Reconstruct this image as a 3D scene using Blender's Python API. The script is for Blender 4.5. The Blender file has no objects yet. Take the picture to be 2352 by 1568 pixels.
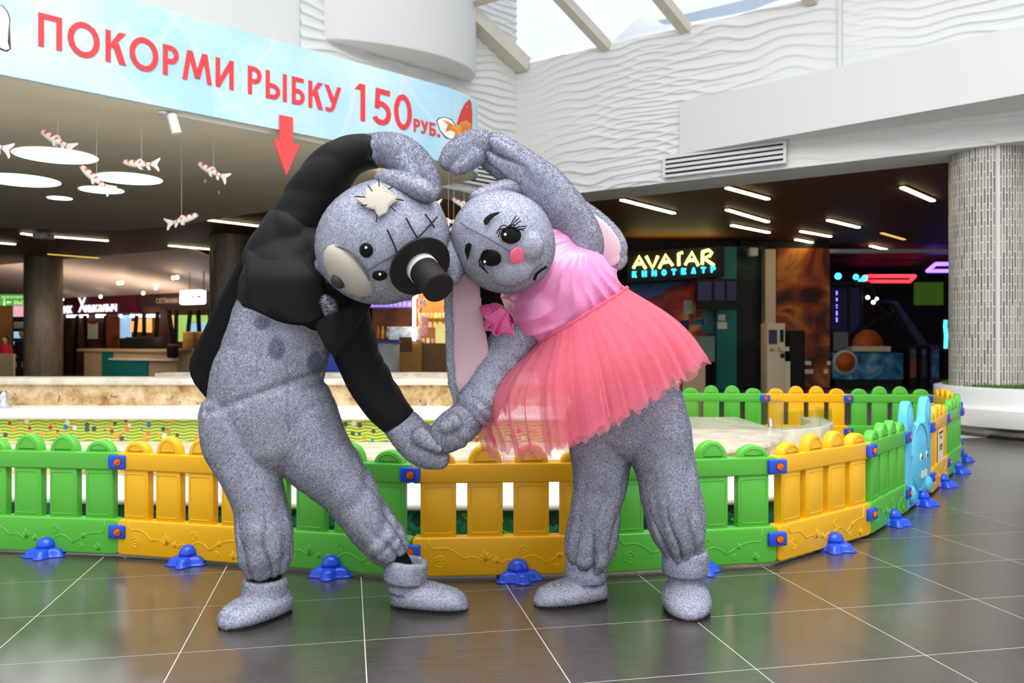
import bpy, bmesh, math, random
import numpy as np
from mathutils import Vector, Matrix, noise

random.seed(7)
rng = np.random.default_rng(7)
scene = bpy.context.scene
COL = scene.collection

# ------------------------------------------------------------------ camera
CAM_H, FPX, CX, CY = 1.10, 1920.0, 1176.0, 786.0
cam_data = bpy.data.cameras.new('camera')
cam = bpy.data.objects.new('camera', cam_data)
COL.objects.link(cam)
cam.location = (0, 0, CAM_H)
cam.rotation_euler = (math.pi / 2, 0, 0)
cam_data.sensor_width = 36.0
cam_data.lens = 36.0 * FPX / 2352.0
cam_data.shift_y = (CY - 784.0) / 2352.0
cam_data.clip_start, cam_data.clip_end = 0.05, 200
cam_data.dof.use_dof = True
cam_data.dof.focus_distance = 3.3
cam_data.dof.aperture_fstop = 3.6
scene.camera = cam

# ------------------------------------------------------------------ world, lights, exposure
world = bpy.data.worlds.new('overcast_sky')
scene.world = world
world.use_nodes = True
bg = world.node_tree.nodes['Background']
bg.inputs['Color'].default_value = (0.90, 0.95, 1.0, 1)
bg.inputs['Strength'].default_value = 1.1

def area_light(name, loc, rot, sx, sy, power, color=(1, 1, 1)):
    d = bpy.data.lights.new(name, 'AREA')
    d.shape = 'RECTANGLE'; d.size = sx; d.size_y = sy
    d.energy = power; d.color = color
    o = bpy.data.objects.new(name, d); COL.objects.link(o)
    o.location = loc; o.rotation_euler = rot
    return o
# daylight through the glass roof of the atrium, above and in front of the visitors
area_light('skylight_daylight', (0.5, 1.0, 8.5), (math.radians(12), 0, 0), 9, 7, 1000, (1.0, 0.985, 0.96))

vs = scene.view_settings
vs.view_transform = 'Standard'; vs.look = 'None'
vs.exposure = 0.08; vs.gamma = 1.0
vs.use_curve_mapping = False
cy = scene.cycles            # light paths: enough for this room, cheaper for the pile and the tulle
cy.max_bounces = 5; cy.diffuse_bounces = 3; cy.glossy_bounces = 2; cy.transmission_bounces = 2; cy.transparent_max_bounces = 10
cy.use_light_tree = False; cy.caustics_reflective = False; cy.caustics_refractive = False

# ------------------------------------------------------------------ helpers
def W(px, py, Y):
    """point at depth Y that the photograph shows at pixel (px, py)"""
    return Vector(((px - CX) * Y / FPX, Y, CAM_H - (py - CY) * Y / FPX))
def G(px, py, z=0.0):
    """point of the horizontal plane z"""
    Y = (CAM_H - z) * FPX / (py - CY)
    return Vector(((px - CX) * Y / FPX, Y, z))
def srgb(r, g, b):
    f = lambda c: (c / 255 / 12.92) if c / 255 <= 0.04045 else ((c / 255 + 0.055) / 1.055) ** 2.4
    return (f(r), f(g), f(b))

def empty(name, loc, rz=0.0):
    o = bpy.data.objects.new(name, None)
    o.empty_display_size = 0.1
    COL.objects.link(o); o.location = loc; o.rotation_euler = (0, 0, rz)
    return o
def tag(o, label=None, cat=None, group=None, kind=None):
    if label: o['label'] = label
    if cat: o['category'] = cat
    if group: o['group'] = group
    if kind: o['kind'] = kind
    return o
def adopt(o, parent):
    """parent o (built in world space) under parent without moving it"""
    o.parent = parent
    m = Matrix.Identity(4); p = parent
    chain = []
    while p is not None:
        chain.append(p); p = p.parent
    for q in reversed(chain):
        m = m @ (q.matrix_parent_inverse @ q.matrix_basis)
    o.matrix_parent_inverse = m.inverted()
    return o
def mesh_obj(name, verts, faces, m=None, parent=None, smooth=False, local=False):
    me = bpy.data.meshes.new(name)
    me.from_pydata([tuple(v) for v in verts], [], [tuple(f) for f in faces])
    me.update()
    if smooth:
        me.polygons.foreach_set('use_smooth', [True] * len(me.polygons))
    if m: me.materials.append(m)
    o = bpy.data.objects.new(name, me)
    COL.objects.link(o)
    if parent:
        if local: o.parent = parent
        else: adopt(o, parent)
    return o
def copy_tree(o, parent=None):
    c = o.copy(); COL.objects.link(c)
    if parent: c.parent = parent
    for ch in list(o.children):
        copy_tree(ch, c)
    return c
def bevel(o, w=0.006, seg=2, ang=40):
    b = o.modifiers.new('bevel', 'BEVEL'); b.width = w; b.segments = seg
    b.limit_method = 'ANGLE'; b.angle_limit = math.radians(ang)
    o.data.polygons.foreach_set('use_smooth', [True] * len(o.data.polygons))
    try:
        b.harden_normals = False
    except Exception: pass
    return o

class MB:
    """collects shapes into one mesh"""
    def __init__(s): s.v = []; s.f = []
    def add(s, v, f):
        n = len(s.v); s.v += [Vector(a) for a in v]; s.f += [tuple(i + n for i in q) for q in f]; return s
    def box(s, x0, x1, y0, y1, z0, z1):
        return s.add([(x0,y0,z0),(x1,y0,z0),(x1,y1,z0),(x0,y1,z0),(x0,y0,z1),(x1,y0,z1),(x1,y1,z1),(x0,y1,z1)],
                     [(0,3,2,1),(4,5,6,7),(0,1,5,4),(1,2,6,5),(2,3,7,6),(3,0,4,7)])
    def obox(s, c, ax, ay, az):
        """box from centre and three half-axis vectors"""
        c, ax, ay, az = Vector(c), Vector(ax), Vector(ay), Vector(az)
        v = [c-ax-ay-az, c+ax-ay-az, c+ax+ay-az, c-ax+ay-az, c-ax-ay+az, c+ax-ay+az, c+ax+ay+az, c-ax+ay+az]
        return s.add(v, [(0,3,2,1),(4,5,6,7),(0,1,5,4),(1,2,6,5),(2,3,7,6),(3,0,4,7)])
    def prism(s, poly, d0, d1, mapf=None):
        """poly of 2-D points extruded between d0 and d1; mapf(a, b, d) -> point"""
        mapf = mapf or (lambda a, b, d: (a, b, d))
        n = len(poly)
        v = [mapf(a, b, d0) for a, b in poly] + [mapf(a, b, d1) for a, b in poly]
        f = [tuple(reversed(range(n))), tuple(range(n, 2*n))] + [(i, (i+1) % n, n+(i+1) % n, n+i) for i in range(n)]
        return s.add(v, f)
    def tube(s, pts, r, seg=8, closed=False, caps=True):
        pts = [Vector(p) for p in pts]; n = len(pts)
        rs = r if hasattr(r, '__len__') else [r] * n
        v = []; up = None
        for i, p in enumerate(pts):
            a = pts[(i-1) % n] if (closed or i > 0) else pts[i]
            b = pts[(i+1) % n] if (closed or i < n-1) else pts[i]
            t = (b - a).normalized()
            if up is None:
                up = Vector((0,0,1)) if abs(t.z) < 0.9 else Vector((1,0,0))
            x = up - t * up.dot(t)
            if x.length < 1e-6: x = t.orthogonal()
            x.normalize(); up = x; y = t.cross(x)
            for k in range(seg):
                q = 2*math.pi*k/seg
                v.append(p + (x*math.cos(q) + y*math.sin(q))*rs[i])
        f = []
        for i in range(n if closed else n-1):
            j = (i+1) % n
            for k in range(seg):
                k2 = (k+1) % seg
                f.append((i*seg+k, i*seg+k2, j*seg+k2, j*seg+k))
        if caps and not closed:
            f.append(tuple(reversed(range(seg)))); f.append(tuple(range((n-1)*seg, n*seg)))
        return s.add(v, f)
    def lathe(s, prof, seg=24, c=(0,0,0), ax=(0,0,1), lobes=0, amp=0.0):
        """prof: (radius, height) pairs around axis ax through c"""
        c, ax = Vector(c), Vector(ax).normalized()
        x = ax.orthogonal().normalized(); y = ax.cross(x)
        v = []; n = len(prof)
        for r, h in prof:
            for k in range(seg):
                q = 2*math.pi*k/seg
                rr = r * (1 + amp*math.cos(lobes*q)) if lobes else r
                v.append(c + ax*h + (x*math.cos(q) + y*math.sin(q))*rr)
        f = []
        for i in range(n-1):
            for k in range(seg):
                k2 = (k+1) % seg
                f.append((i*seg+k, i*seg+k2, (i+1)*seg+k2, (i+1)*seg+k))
        f.append(tuple(reversed(range(seg)))); f.append(tuple(range((n-1)*seg, n*seg)))
        return s.add(v, f)
    def ellipsoid(s, c, ax, ay, az, nu=24, nv=14):
        c, ax, ay, az = Vector(c), Vector(ax), Vector(ay), Vector(az)
        v = []; f = []
        for i in range(1, nv):
            t = math.pi*i/nv
            for k in range(nu):
                q = 2*math.pi*k/nu
                v.append(c + ax*math.sin(t)*math.cos(q) + ay*math.sin(t)*math.sin(q) + az*math.cos(t))
        for i in range(nv-2):
            for k in range(nu):
                k2 = (k+1) % nu
                f.append((i*nu+k, (i+1)*nu+k, (i+1)*nu+k2, i*nu+k2))
        a = len(v); v.append(c+az); b = len(v); v.append(c-az)
        for k in range(nu):
            k2 = (k+1) % nu
            f.append((a, k, k2)); f.append((b, (nv-2)*nu+k2, (nv-2)*nu+k))
        return s.add(v, f)
    def build(s, name, m=None, parent=None, smooth=False, local=False):
        return mesh_obj(name, s.v, s.f, m, parent, smooth, local)

# ------------------------------------------------------------------ materials
def mat(name, col, rough=0.5, spec=0.5, metal=0.0, noise_=None, bump=None, emis=None, sheen=0.0, coat=0.0, alpha=None, trans=0.0):
    m = bpy.data.materials.new(name); m.use_nodes = True
    nt = m.node_tree; b = nt.nodes['Principled BSDF']
    b.inputs['Base Color'].default_value = (*col, 1)
    b.inputs['Roughness'].default_value = rough
    b.inputs['Metallic'].default_value = metal
    b.inputs['Specular IOR Level'].default_value = spec
    if sheen:
        b.inputs['Sheen Weight'].default_value = sheen
        b.inputs['Sheen Roughness'].default_value = 0.5
    if coat: b.inputs['Coat Weight'].default_value = coat; b.inputs['Coat Roughness'].default_value = 0.08
    if trans: b.inputs['Transmission Weight'].default_value = trans
    tc = nt.nodes.new('ShaderNodeTexCoord')
    if noise_:
        sc, amt = noise_
        n = nt.nodes.new('ShaderNodeTexNoise'); n.inputs['Scale'].default_value = sc; n.inputs['Detail'].default_value = 4
        nt.links.new(tc.outputs['Object'], n.inputs['Vector'])
        r = nt.nodes.new('ShaderNodeValToRGB')
        r.color_ramp.elements[0].position = 0.3; r.color_ramp.elements[1].position = 0.7
        r.color_ramp.elements[0].color = (*[c*(1-amt) for c in col], 1)
        r.color_ramp.elements[1].color = (*[min(1, c*(1+amt)) for c in col], 1)
        nt.links.new(n.outputs['Fac'], r.inputs['Fac'])
        nt.links.new(r.outputs['Color'], b.inputs['Base Color'])
    if bump:
        sc, st, dist = bump
        n2 = nt.nodes.new('ShaderNodeTexNoise'); n2.inputs['Scale'].default_value = sc; n2.inputs['Detail'].default_value = 3
        nt.links.new(tc.outputs['Object'], n2.inputs['Vector'])
        bp = nt.nodes.new('ShaderNodeBump'); bp.inputs['Strength'].default_value = st; bp.inputs['Distance'].default_value = dist
        nt.links.new(n2.outputs['Fac'], bp.inputs['Height'])
        nt.links.new(bp.outputs['Normal'], b.inputs['Normal'])
    if emis:
        ec, es = emis
        b.inputs['Emission Color'].default_value = (*ec, 1); b.inputs['Emission Strength'].default_value = es
    return m
def nodes_of(m): return m.node_tree.nodes, m.node_tree.links, m.node_tree.nodes['Principled BSDF']
def ramp(nt, stops):
    r = nt.nodes.new('ShaderNodeValToRGB')
    el = r.color_ramp.elements
    while len(el) < len(stops): el.new(0.5)
    for e, (p, c) in zip(el, stops):
        e.position = p; e.color = (*c, 1)
    return r

M = {}
M['white'] = mat('white_paint', srgb(216, 216, 215), 0.6, 0.3, bump=(60, 0.05, 0.002))
M['white_gloss'] = mat('white_gloss', srgb(240, 240, 238), 0.25, 0.5)
M['wave'] = mat('wave_plaster', srgb(221, 221, 219), 0.65, 0.3, noise_=(0.7, 0.02))
M['beige_ceiling'] = mat('beige_ceiling', srgb(240, 230, 206), 0.85, 0.2, noise_=(0.8, 0.05))
M['frame'] = mat('skylight_frame', srgb(205, 196, 180), 0.5, 0.4, noise_=(3, 0.06))
M['glass'] = None
M['green'] = mat('green_plastic', srgb(92, 190, 62), 0.38, 0.45, noise_=(1.2, 0.05))
M['yellow'] = mat('yellow_plastic', srgb(250, 186, 8), 0.38, 0.45, noise_=(1.2, 0.05))
M['sky_plastic'] = mat('light_blue_plastic', srgb(95, 200, 232), 0.38, 0.45)
M['blue'] = mat('blue_plastic', srgb(28, 78, 215), 0.28, 0.5)
M['orange'] = mat('orange_screw', srgb(225, 105, 20), 0.4, 0.4)
M['dark_hole'] = mat('dark_recess', srgb(40, 30, 40), 0.7)
M['black'] = mat('black_matte', srgb(16, 15, 16), 0.6, 0.3)
M['dark'] = mat('dark_interior', srgb(24, 20, 22), 0.7, 0.3, noise_=(0.6, 0.3))
M['steel'] = mat('brushed_steel', srgb(180, 180, 182), 0.28, 0.5, metal=1.0)
M['chrome'] = mat('chrome', srgb(225, 225, 228), 0.08, 0.5, metal=1.0)
M['marble'] = mat('white_marble', srgb(240, 238, 232), 0.3, 0.5, noise_=(2.5, 0.04))
M['teal'] = mat('teal_panel', srgb(10, 120, 118), 0.5, 0.4)
M['wood'] = mat('warm_wood', srgb(176, 128, 58), 0.5, 0.4, noise_=(6, 0.12))
M['grout'] = mat('grout', srgb(205, 200, 192), 0.8, 0.2)
M['led_warm'] = mat('led_bar_lit', srgb(255, 236, 190), 0.4, emis=((1.0, 0.80, 0.46), 16.0))
M['led_dim'] = mat('led_bar_dim', srgb(255, 200, 90), 0.4, emis=((1.0, 0.62, 0.16), 1.0))
M['disc_light'] = mat('round_ceiling_light', srgb(255, 255, 255), 0.4, emis=((0.97, 0.97, 1.0), 7.5))

def glass_mat(name, tint=(0.93, 0.97, 0.96), refl=0.06):
    m = bpy.data.materials.new(name); m.use_nodes = True
    nt = m.node_tree; nt.nodes.remove(nt.nodes['Principled BSDF'])
    out = nt.nodes['Material Output']
    tr = nt.nodes.new('ShaderNodeBsdfTransparent'); tr.inputs['Color'].default_value = (*tint, 1)
    gl = nt.nodes.new('ShaderNodeBsdfGlossy'); gl.inputs['Roughness'].default_value = 0.02
    mx = nt.nodes.new('ShaderNodeMixShader')
    mx.inputs['Fac'].default_value = refl
    nt.links.new(tr.outputs[0], mx.inputs[1]); nt.links.new(gl.outputs[0], mx.inputs[2])
    nt.links.new(mx.outputs[0], out.inputs['Surface'])
    return m
M['glass'] = glass_mat('clear_glass', (0.97, 0.98, 1.0), 0.04)
M['acrylic'] = glass_mat('acrylic', (0.88, 0.93, 0.88))

def tile_mat():
    m = mat('grey_floor_tile', srgb(84, 77, 72), 0.26, 0.9); m.node_tree.nodes['Principled BSDF'].inputs['IOR'].default_value = 2.0
    ns, lk, b = nodes_of(m)
    tc = ns.new('ShaderNodeTexCoord')
    oi = ns.new('ShaderNodeObjectInfo')
    n = ns.new('ShaderNodeTexNoise'); n.inputs['Scale'].default_value = 2.2; n.inputs['Detail'].default_value = 6
    geo = ns.new('ShaderNodeNewGeometry')
    lk.new(geo.outputs['Position'], n.inputs['Vector'])
    mp = ns.new('ShaderNodeMapping'); mp.inputs['Scale'].default_value = (3, 26, 1)
    lk.new(geo.outputs['Position'], mp.inputs['Vector'])
    n2 = ns.new('ShaderNodeTexNoise'); n2.inputs['Scale'].default_value = 3; n2.inputs['Detail'].default_value = 5
    lk.new(mp.outputs[0], n2.inputs['Vector'])
    ad = ns.new('ShaderNodeMath'); ad.operation = 'ADD'
    lk.new(n.outputs['Fac'], ad.inputs[0]); lk.new(n2.outputs['Fac'], ad.inputs[1])
    r = ramp(m.node_tree, [(0.35, srgb(62, 56, 52)), (0.65, srgb(82, 76, 71))])
    sc = ns.new('ShaderNodeMath'); sc.operation = 'MULTIPLY'; sc.inputs[1].default_value = 0.5
    lk.new(ad.outputs[0], sc.inputs[0]); lk.new(sc.outputs[0], r.inputs['Fac'])
    hs = ns.new('ShaderNodeHueSaturation')
    mr = ns.new('ShaderNodeMapRange'); mr.inputs['To Min'].default_value = 0.93; mr.inputs['To Max'].default_value = 1.07
    lk.new(oi.outputs['Random'], mr.inputs['Value']); lk.new(mr.outputs[0], hs.inputs['Value'])
    lk.new(r.outputs['Color'], hs.inputs['Color']); lk.new(hs.outputs[0], b.inputs['Base Color'])
    rr = ns.new('ShaderNodeMapRange'); rr.inputs['To Min'].default_value = 0.21; rr.inputs['To Max'].default_value = 0.28
    lk.new(n2.outputs['Fac'], rr.inputs['Value']); lk.new(rr.outputs[0], b.inputs['Roughness'])
    return m
M['tile'] = tile_mat()

def stone_mat():
    m = mat('breccia_stone', srgb(205, 180, 140), 0.35, 0.5)
    ns, lk, b = nodes_of(m); tc = ns.new('ShaderNodeTexCoord')
    n = ns.new('ShaderNodeTexNoise'); n.inputs['Scale'].default_value = 5; n.inputs['Detail'].default_value = 8; n.inputs['Roughness'].default_value = 0.7
    lk.new(tc.outputs['Object'], n.inputs['Vector'])
    r = ramp(m.node_tree, [(0.32, srgb(104, 66, 30)), (0.43, srgb(176, 138, 88)), (0.54, srgb(206, 178, 134)), (0.68, srgb(232, 214, 184))])
    lk.new(n.outputs['Fac'], r.inputs['Fac'])
    n2 = ns.new('ShaderNodeTexNoise'); n2.inputs['Scale'].default_value = 7; n2.inputs['Detail'].default_value = 7; n2.inputs['Distortion'].default_value = 1.6
    mp = ns.new('ShaderNodeMapping'); mp.inputs['Location'].default_value = (3, 1, 7)
    lk.new(tc.outputs['Object'], mp.inputs[0]); lk.new(mp.outputs[0], n2.inputs['Vector'])
    r2 = ramp(m.node_tree, [(0.64, (0, 0, 0)), (0.70, (1, 1, 1))])
    lk.new(n2.outputs['Fac'], r2.inputs['Fac'])
    mx = ns.new('ShaderNodeMixRGB'); mx.inputs['Color2'].default_value = (*srgb(78, 66, 56), 1)
    lk.new(r2.outputs['Color'], mx.inputs['Fac']); lk.new(r.outputs['Color'], mx.inputs['Color1'])
    lk.new(mx.outputs[0], b.inputs['Base Color'])
    return m
M['stone'] = stone_mat()
M['pale_stone'] = mat('pale_stone_slab', srgb(216, 205, 186), 0.35, 0.5, noise_=(7, 0.24))

def vinyl_wave_mat():
    """printed vinyl: yellow and green wavy stripes with small coloured sea creatures"""
    m = mat('printed_wave_vinyl', srgb(160, 190, 60), 0.4, 0.4)
    ns, lk, b = nodes_of(m); tc = ns.new('ShaderNodeTexCoord')
    w = ns.new('ShaderNodeTexWave'); w.wave_type = 'BANDS'; w.bands_direction = 'Z'
    w.inputs['Scale'].default_value = 13.0; w.inputs['Distortion'].default_value = 0
    sep = ns.new('ShaderNodeSeparateXYZ'); lk.new(tc.outputs['Object'], sep.inputs[0])
    sx = ns.new('ShaderNodeMath'); sx.operation = 'MULTIPLY'; sx.inputs[1].default_value = 48; lk.new(sep.outputs['X'], sx.inputs[0])
    sn = ns.new('ShaderNodeMath'); sn.operation = 'SINE'; lk.new(sx.outputs[0], sn.inputs[0])
    ml = ns.new('ShaderNodeMath'); ml.operation = 'MULTIPLY_ADD'; ml.inputs[1].default_value = 0.005; lk.new(sn.outputs[0], ml.inputs[0]); lk.new(sep.outputs['Z'], ml.inputs[2])
    cb = ns.new('ShaderNodeCombineXYZ'); lk.new(ml.outputs[0], cb.inputs['Z']); lk.new(cb.outputs[0], w.inputs['Vector'])
    r = ramp(m.node_tree, [(0.38, srgb(92, 172, 66)), (0.55, srgb(226, 208, 84))]); lk.new(w.outputs['Fac'], r.inputs['Fac'])
    v = ns.new('ShaderNodeTexVoronoi'); v.inputs['Scale'].default_value = 19; v.inputs['Randomness'].default_value = 0.8
    mp = ns.new('ShaderNodeMapping'); mp.inputs['Scale'].default_value = (1, 0, 1); lk.new(tc.outputs['Object'], mp.inputs[0]); lk.new(mp.outputs[0], v.inputs['Vector'])
    lt = ns.new('ShaderNodeMath'); lt.operation = 'LESS_THAN'; lt.inputs[1].default_value = 0.37; lk.new(v.outputs['Distance'], lt.inputs[0])
    sc = ns.new('ShaderNodeSeparateColor'); lk.new(v.outputs['Color'], sc.inputs[0])
    r3 = ramp(m.node_tree, [(0.0, srgb(200, 45, 45)), (0.2, srgb(225, 130, 70)), (0.35, srgb(40, 130, 190)), (0.5, srgb(80, 80, 95)), (0.65, srgb(225, 230, 225)), (0.8, srgb(220, 170, 60))])
    r3.color_ramp.interpolation = 'CONSTANT'; lk.new(sc.outputs[0], r3.inputs['Fac'])
    mx = ns.new('ShaderNodeMixRGB'); lk.new(lt.outputs[0], mx.inputs['Fac']); lk.new(r.outputs[0], mx.inputs['Color1']); lk.new(r3.outputs[0], mx.inputs['Color2'])
    lk.new(mx.outputs[0], b.inputs['Base Color'])
    return m
M['vinyl'] = vinyl_wave_mat()
def vinyl_reef_mat():
    m = mat('printed_reef_vinyl', srgb(30, 110, 60), 0.35, 0.4)
    ns, lk, b = nodes_of(m); tc = ns.new('ShaderNodeTexCoord')
    n = ns.new('ShaderNodeTexNoise'); n.inputs['Scale'].default_value = 9; n.inputs['Detail'].default_value = 3; lk.new(tc.outputs['Object'], n.inputs['Vector'])
    r = ramp(m.node_tree, [(0.36, srgb(10, 60, 50)), (0.46, srgb(22, 120, 96)), (0.54, srgb(30, 95, 50)), (0.64, srgb(110, 180, 50)), (0.72, srgb(230, 150, 70))])
    r.color_ramp.interpolation = 'CONSTANT'
    lk.new(n.outputs['Fac'], r.inputs['Fac']); lk.new(r.outputs[0], b.inputs['Base Color'])
    return m
M['reef'] = vinyl_reef_mat()

def mosaic_mat(name, c1, c2, c3):
    """narrow vertical strips of glass mosaic; uses UV: u around, v up in metres"""
    m = mat(name, c1, 0.35, 0.5)
    ns, lk, b = nodes_of(m); uv = ns.new('ShaderNodeUVMap')
    mp = ns.new('ShaderNodeMapping'); mp.inputs['Rotation'].default_value = (0, 0, math.radians(90)); lk.new(uv.outputs[0], mp.inputs[0])
    br = ns.new('ShaderNodeTexBrick'); br.inputs['Scale'].default_value = 1.0
    br.offset = 0.37; br.offset_frequency = 2
    br.inputs['Brick Width'].default_value = 0.19; br.inputs['Row Height'].default_value = 0.033; br.inputs['Mortar Size'].default_value = 0.0058
    br.inputs['Color1'].default_value = (*c1, 1); br.inputs['Color2'].default_value = (*c2, 1); br.inputs['Mortar'].default_value = (*c3, 1)
    br.inputs['Bias'].default_value = -0.1
    lk.new(mp.outputs[0], br.inputs['Vector']); lk.new(br.outputs['Color'], b.inputs['Base Color'])
    bp = ns.new('ShaderNodeBump'); bp.inputs['Strength'].default_value = 0.5; bp.inputs['Distance'].default_value = 0.003
    iv = ns.new('ShaderNodeMath'); iv.operation = 'SUBTRACT'; iv.inputs[0].default_value = 1; lk.new(br.outputs['Fac'], iv.inputs[1])
    lk.new(iv.outputs[0], bp.inputs['Height']); lk.new(bp.outputs[0], b.inputs['Normal'])
    return m
M['mosaic'] = mosaic_mat('grey_mosaic', srgb(104, 98, 95), srgb(172, 164, 154), srgb(222, 216, 206))
M['mosaic_dark'] = mosaic_mat('brown_mosaic', srgb(92, 80, 66), srgb(128, 114, 96), srgb(110, 100, 86))

def dark_ceiling_mat():
    m = mat('dark_slatted_ceiling', srgb(46, 28, 18), 0.6, 0.25)
    ns, lk, b = nodes_of(m); tc = ns.new('ShaderNodeTexCoord')
    w = ns.new('ShaderNodeTexWave'); w.bands_direction = 'DIAGONAL'; w.inputs['Scale'].default_value = 5.5; lk.new(tc.outputs['Object'], w.inputs['Vector'])
    r = ramp(m.node_tree, [(0.3, srgb(58, 34, 20)), (0.6, srgb(112, 70, 42))]); lk.new(w.outputs['Fac'], r.inputs['Fac'])
    lk.new(r.outputs[0], b.inputs['Base Color'])
    return m
M['dark_ceiling'] = dark_ceiling_mat()

def banner_mat():
    m = mat('banner_print', srgb(178, 218, 238), 0.45, 0.4)
    ns, lk, b = nodes_of(m); tc = ns.new('ShaderNodeTexCoord')
    n = ns.new('ShaderNodeTexNoise'); n.inputs['Scale'].default_value = 1.1; n.inputs['Detail'].default_value = 3; lk.new(tc.outputs['Object'], n.inputs['Vector'])
    r = ramp(m.node_tree, [(0.3, srgb(166, 210, 234)), (0.7, srgb(206, 232, 242))]); lk.new(n.outputs['Fac'], r.inputs['Fac'])
    v = ns.new('ShaderNodeTexVoronoi'); v.feature = 'DISTANCE_TO_EDGE'; v.inputs['Scale'].default_value = 1.3
    mp = ns.new('ShaderNodeMixRGB'); mp.inputs['Fac'].default_value = 0.35; lk.new(tc.outputs['Object'], mp.inputs['Color1']); lk.new(n.outputs['Color'], mp.inputs['Color2'])
    lk.new(mp.outputs[0], v.inputs['Vector'])
    r2 = ramp(m.node_tree, [(0.0, (0.32, 0.32, 0.32)), (0.03, (0, 0, 0))]); lk.new(v.outputs['Distance'], r2.inputs['Fac'])
    mx = ns.new('ShaderNodeMixRGB'); mx.inputs['Color2'].default_value = (*srgb(236, 238, 224), 1)
    lk.new(r2.outputs[0], mx.inputs['Fac']); lk.new(r.outputs[0], mx.inputs['Color1']); lk.new(mx.outputs[0], b.inputs['Base Color'])
    return m
M['banner'] = banner_mat()
M['letter_red'] = mat('letter_red', srgb(226, 62, 66), 0.45, 0.4)
M['arrow_red'] = mat('arrow_red', srgb(255, 76, 76), 0.45, 0.4)

# ------------------------------------------------------------------ text glyphs
_gl = {}
def glyph(ch, offset=0.0, font=None):
    """verts (x, y in 0..1 of the glyph's own box, z -1..1) and faces of one character"""
    key = (ch, offset)
    if key in _gl: return _gl[key]
    cu = bpy.data.curves.new('glyph', 'FONT'); cu.body = ch; cu.size = 1.0; cu.extrude = 0.1; cu.offset = offset; cu.resolution_u = 4
    ob = bpy.data.objects.new('glyph', cu); COL.objects.link(ob)
    dg = bpy.context.evaluated_depsgraph_get(); dg.update()
    me = bpy.data.meshes.new_from_object(ob.evaluated_get(dg))
    v = np.array([tuple(a.co) for a in me.vertices]); f = [tuple(p.vertices) for p in me.polygons]
    bpy.data.objects.remove(ob); bpy.data.curves.remove(cu); bpy.data.meshes.remove(me)
    lo = v.min(0); hi = v.max(0)
    asp = (hi[0]-lo[0]) / max(1e-6, hi[1]-lo[1])
    v = (v - lo) / np.maximum(hi - lo, 1e-6); v[:, 2] = v[:, 2]*2 - 1
    _gl[key] = (v, f, asp)
    return _gl[key]
def letter(name, ch, fn, m, parent, offset=0.0):
    """fn(u, v, d) -> world point for u, v in 0..1 and d in -1..1"""
    v, f, _ = glyph(ch, offset)
    return mesh_obj(name, [fn(*p) for p in v], f, m, parent)
def text_line(txt, p0, ux, uz, h, depth, m, parent, gap=0.12, widths=None, offset=0.0, name='letter'):
    """a row of letters from p0 along ux; returns the length used"""
    x = 0.0; ux = Vector(ux).normalized(); uz = Vector(uz).normalized(); un = ux.cross(uz)
    for ch in txt:
        if ch == ' ': x += h*0.4; continue
        v, f, asp = glyph(ch, offset)
        hh = h; w = h*asp if ch not in '.' else h*0.16
        if ch == '.': hh = h*0.16
        if ch == '1': w = h*0.35
        letter(name, ch, lambda a, b, d: Vector(p0) + ux*(x + a*w) + uz*(b*hh) + un*(d*depth), m, parent, offset)
        x += w + h*gap
    return x

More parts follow.
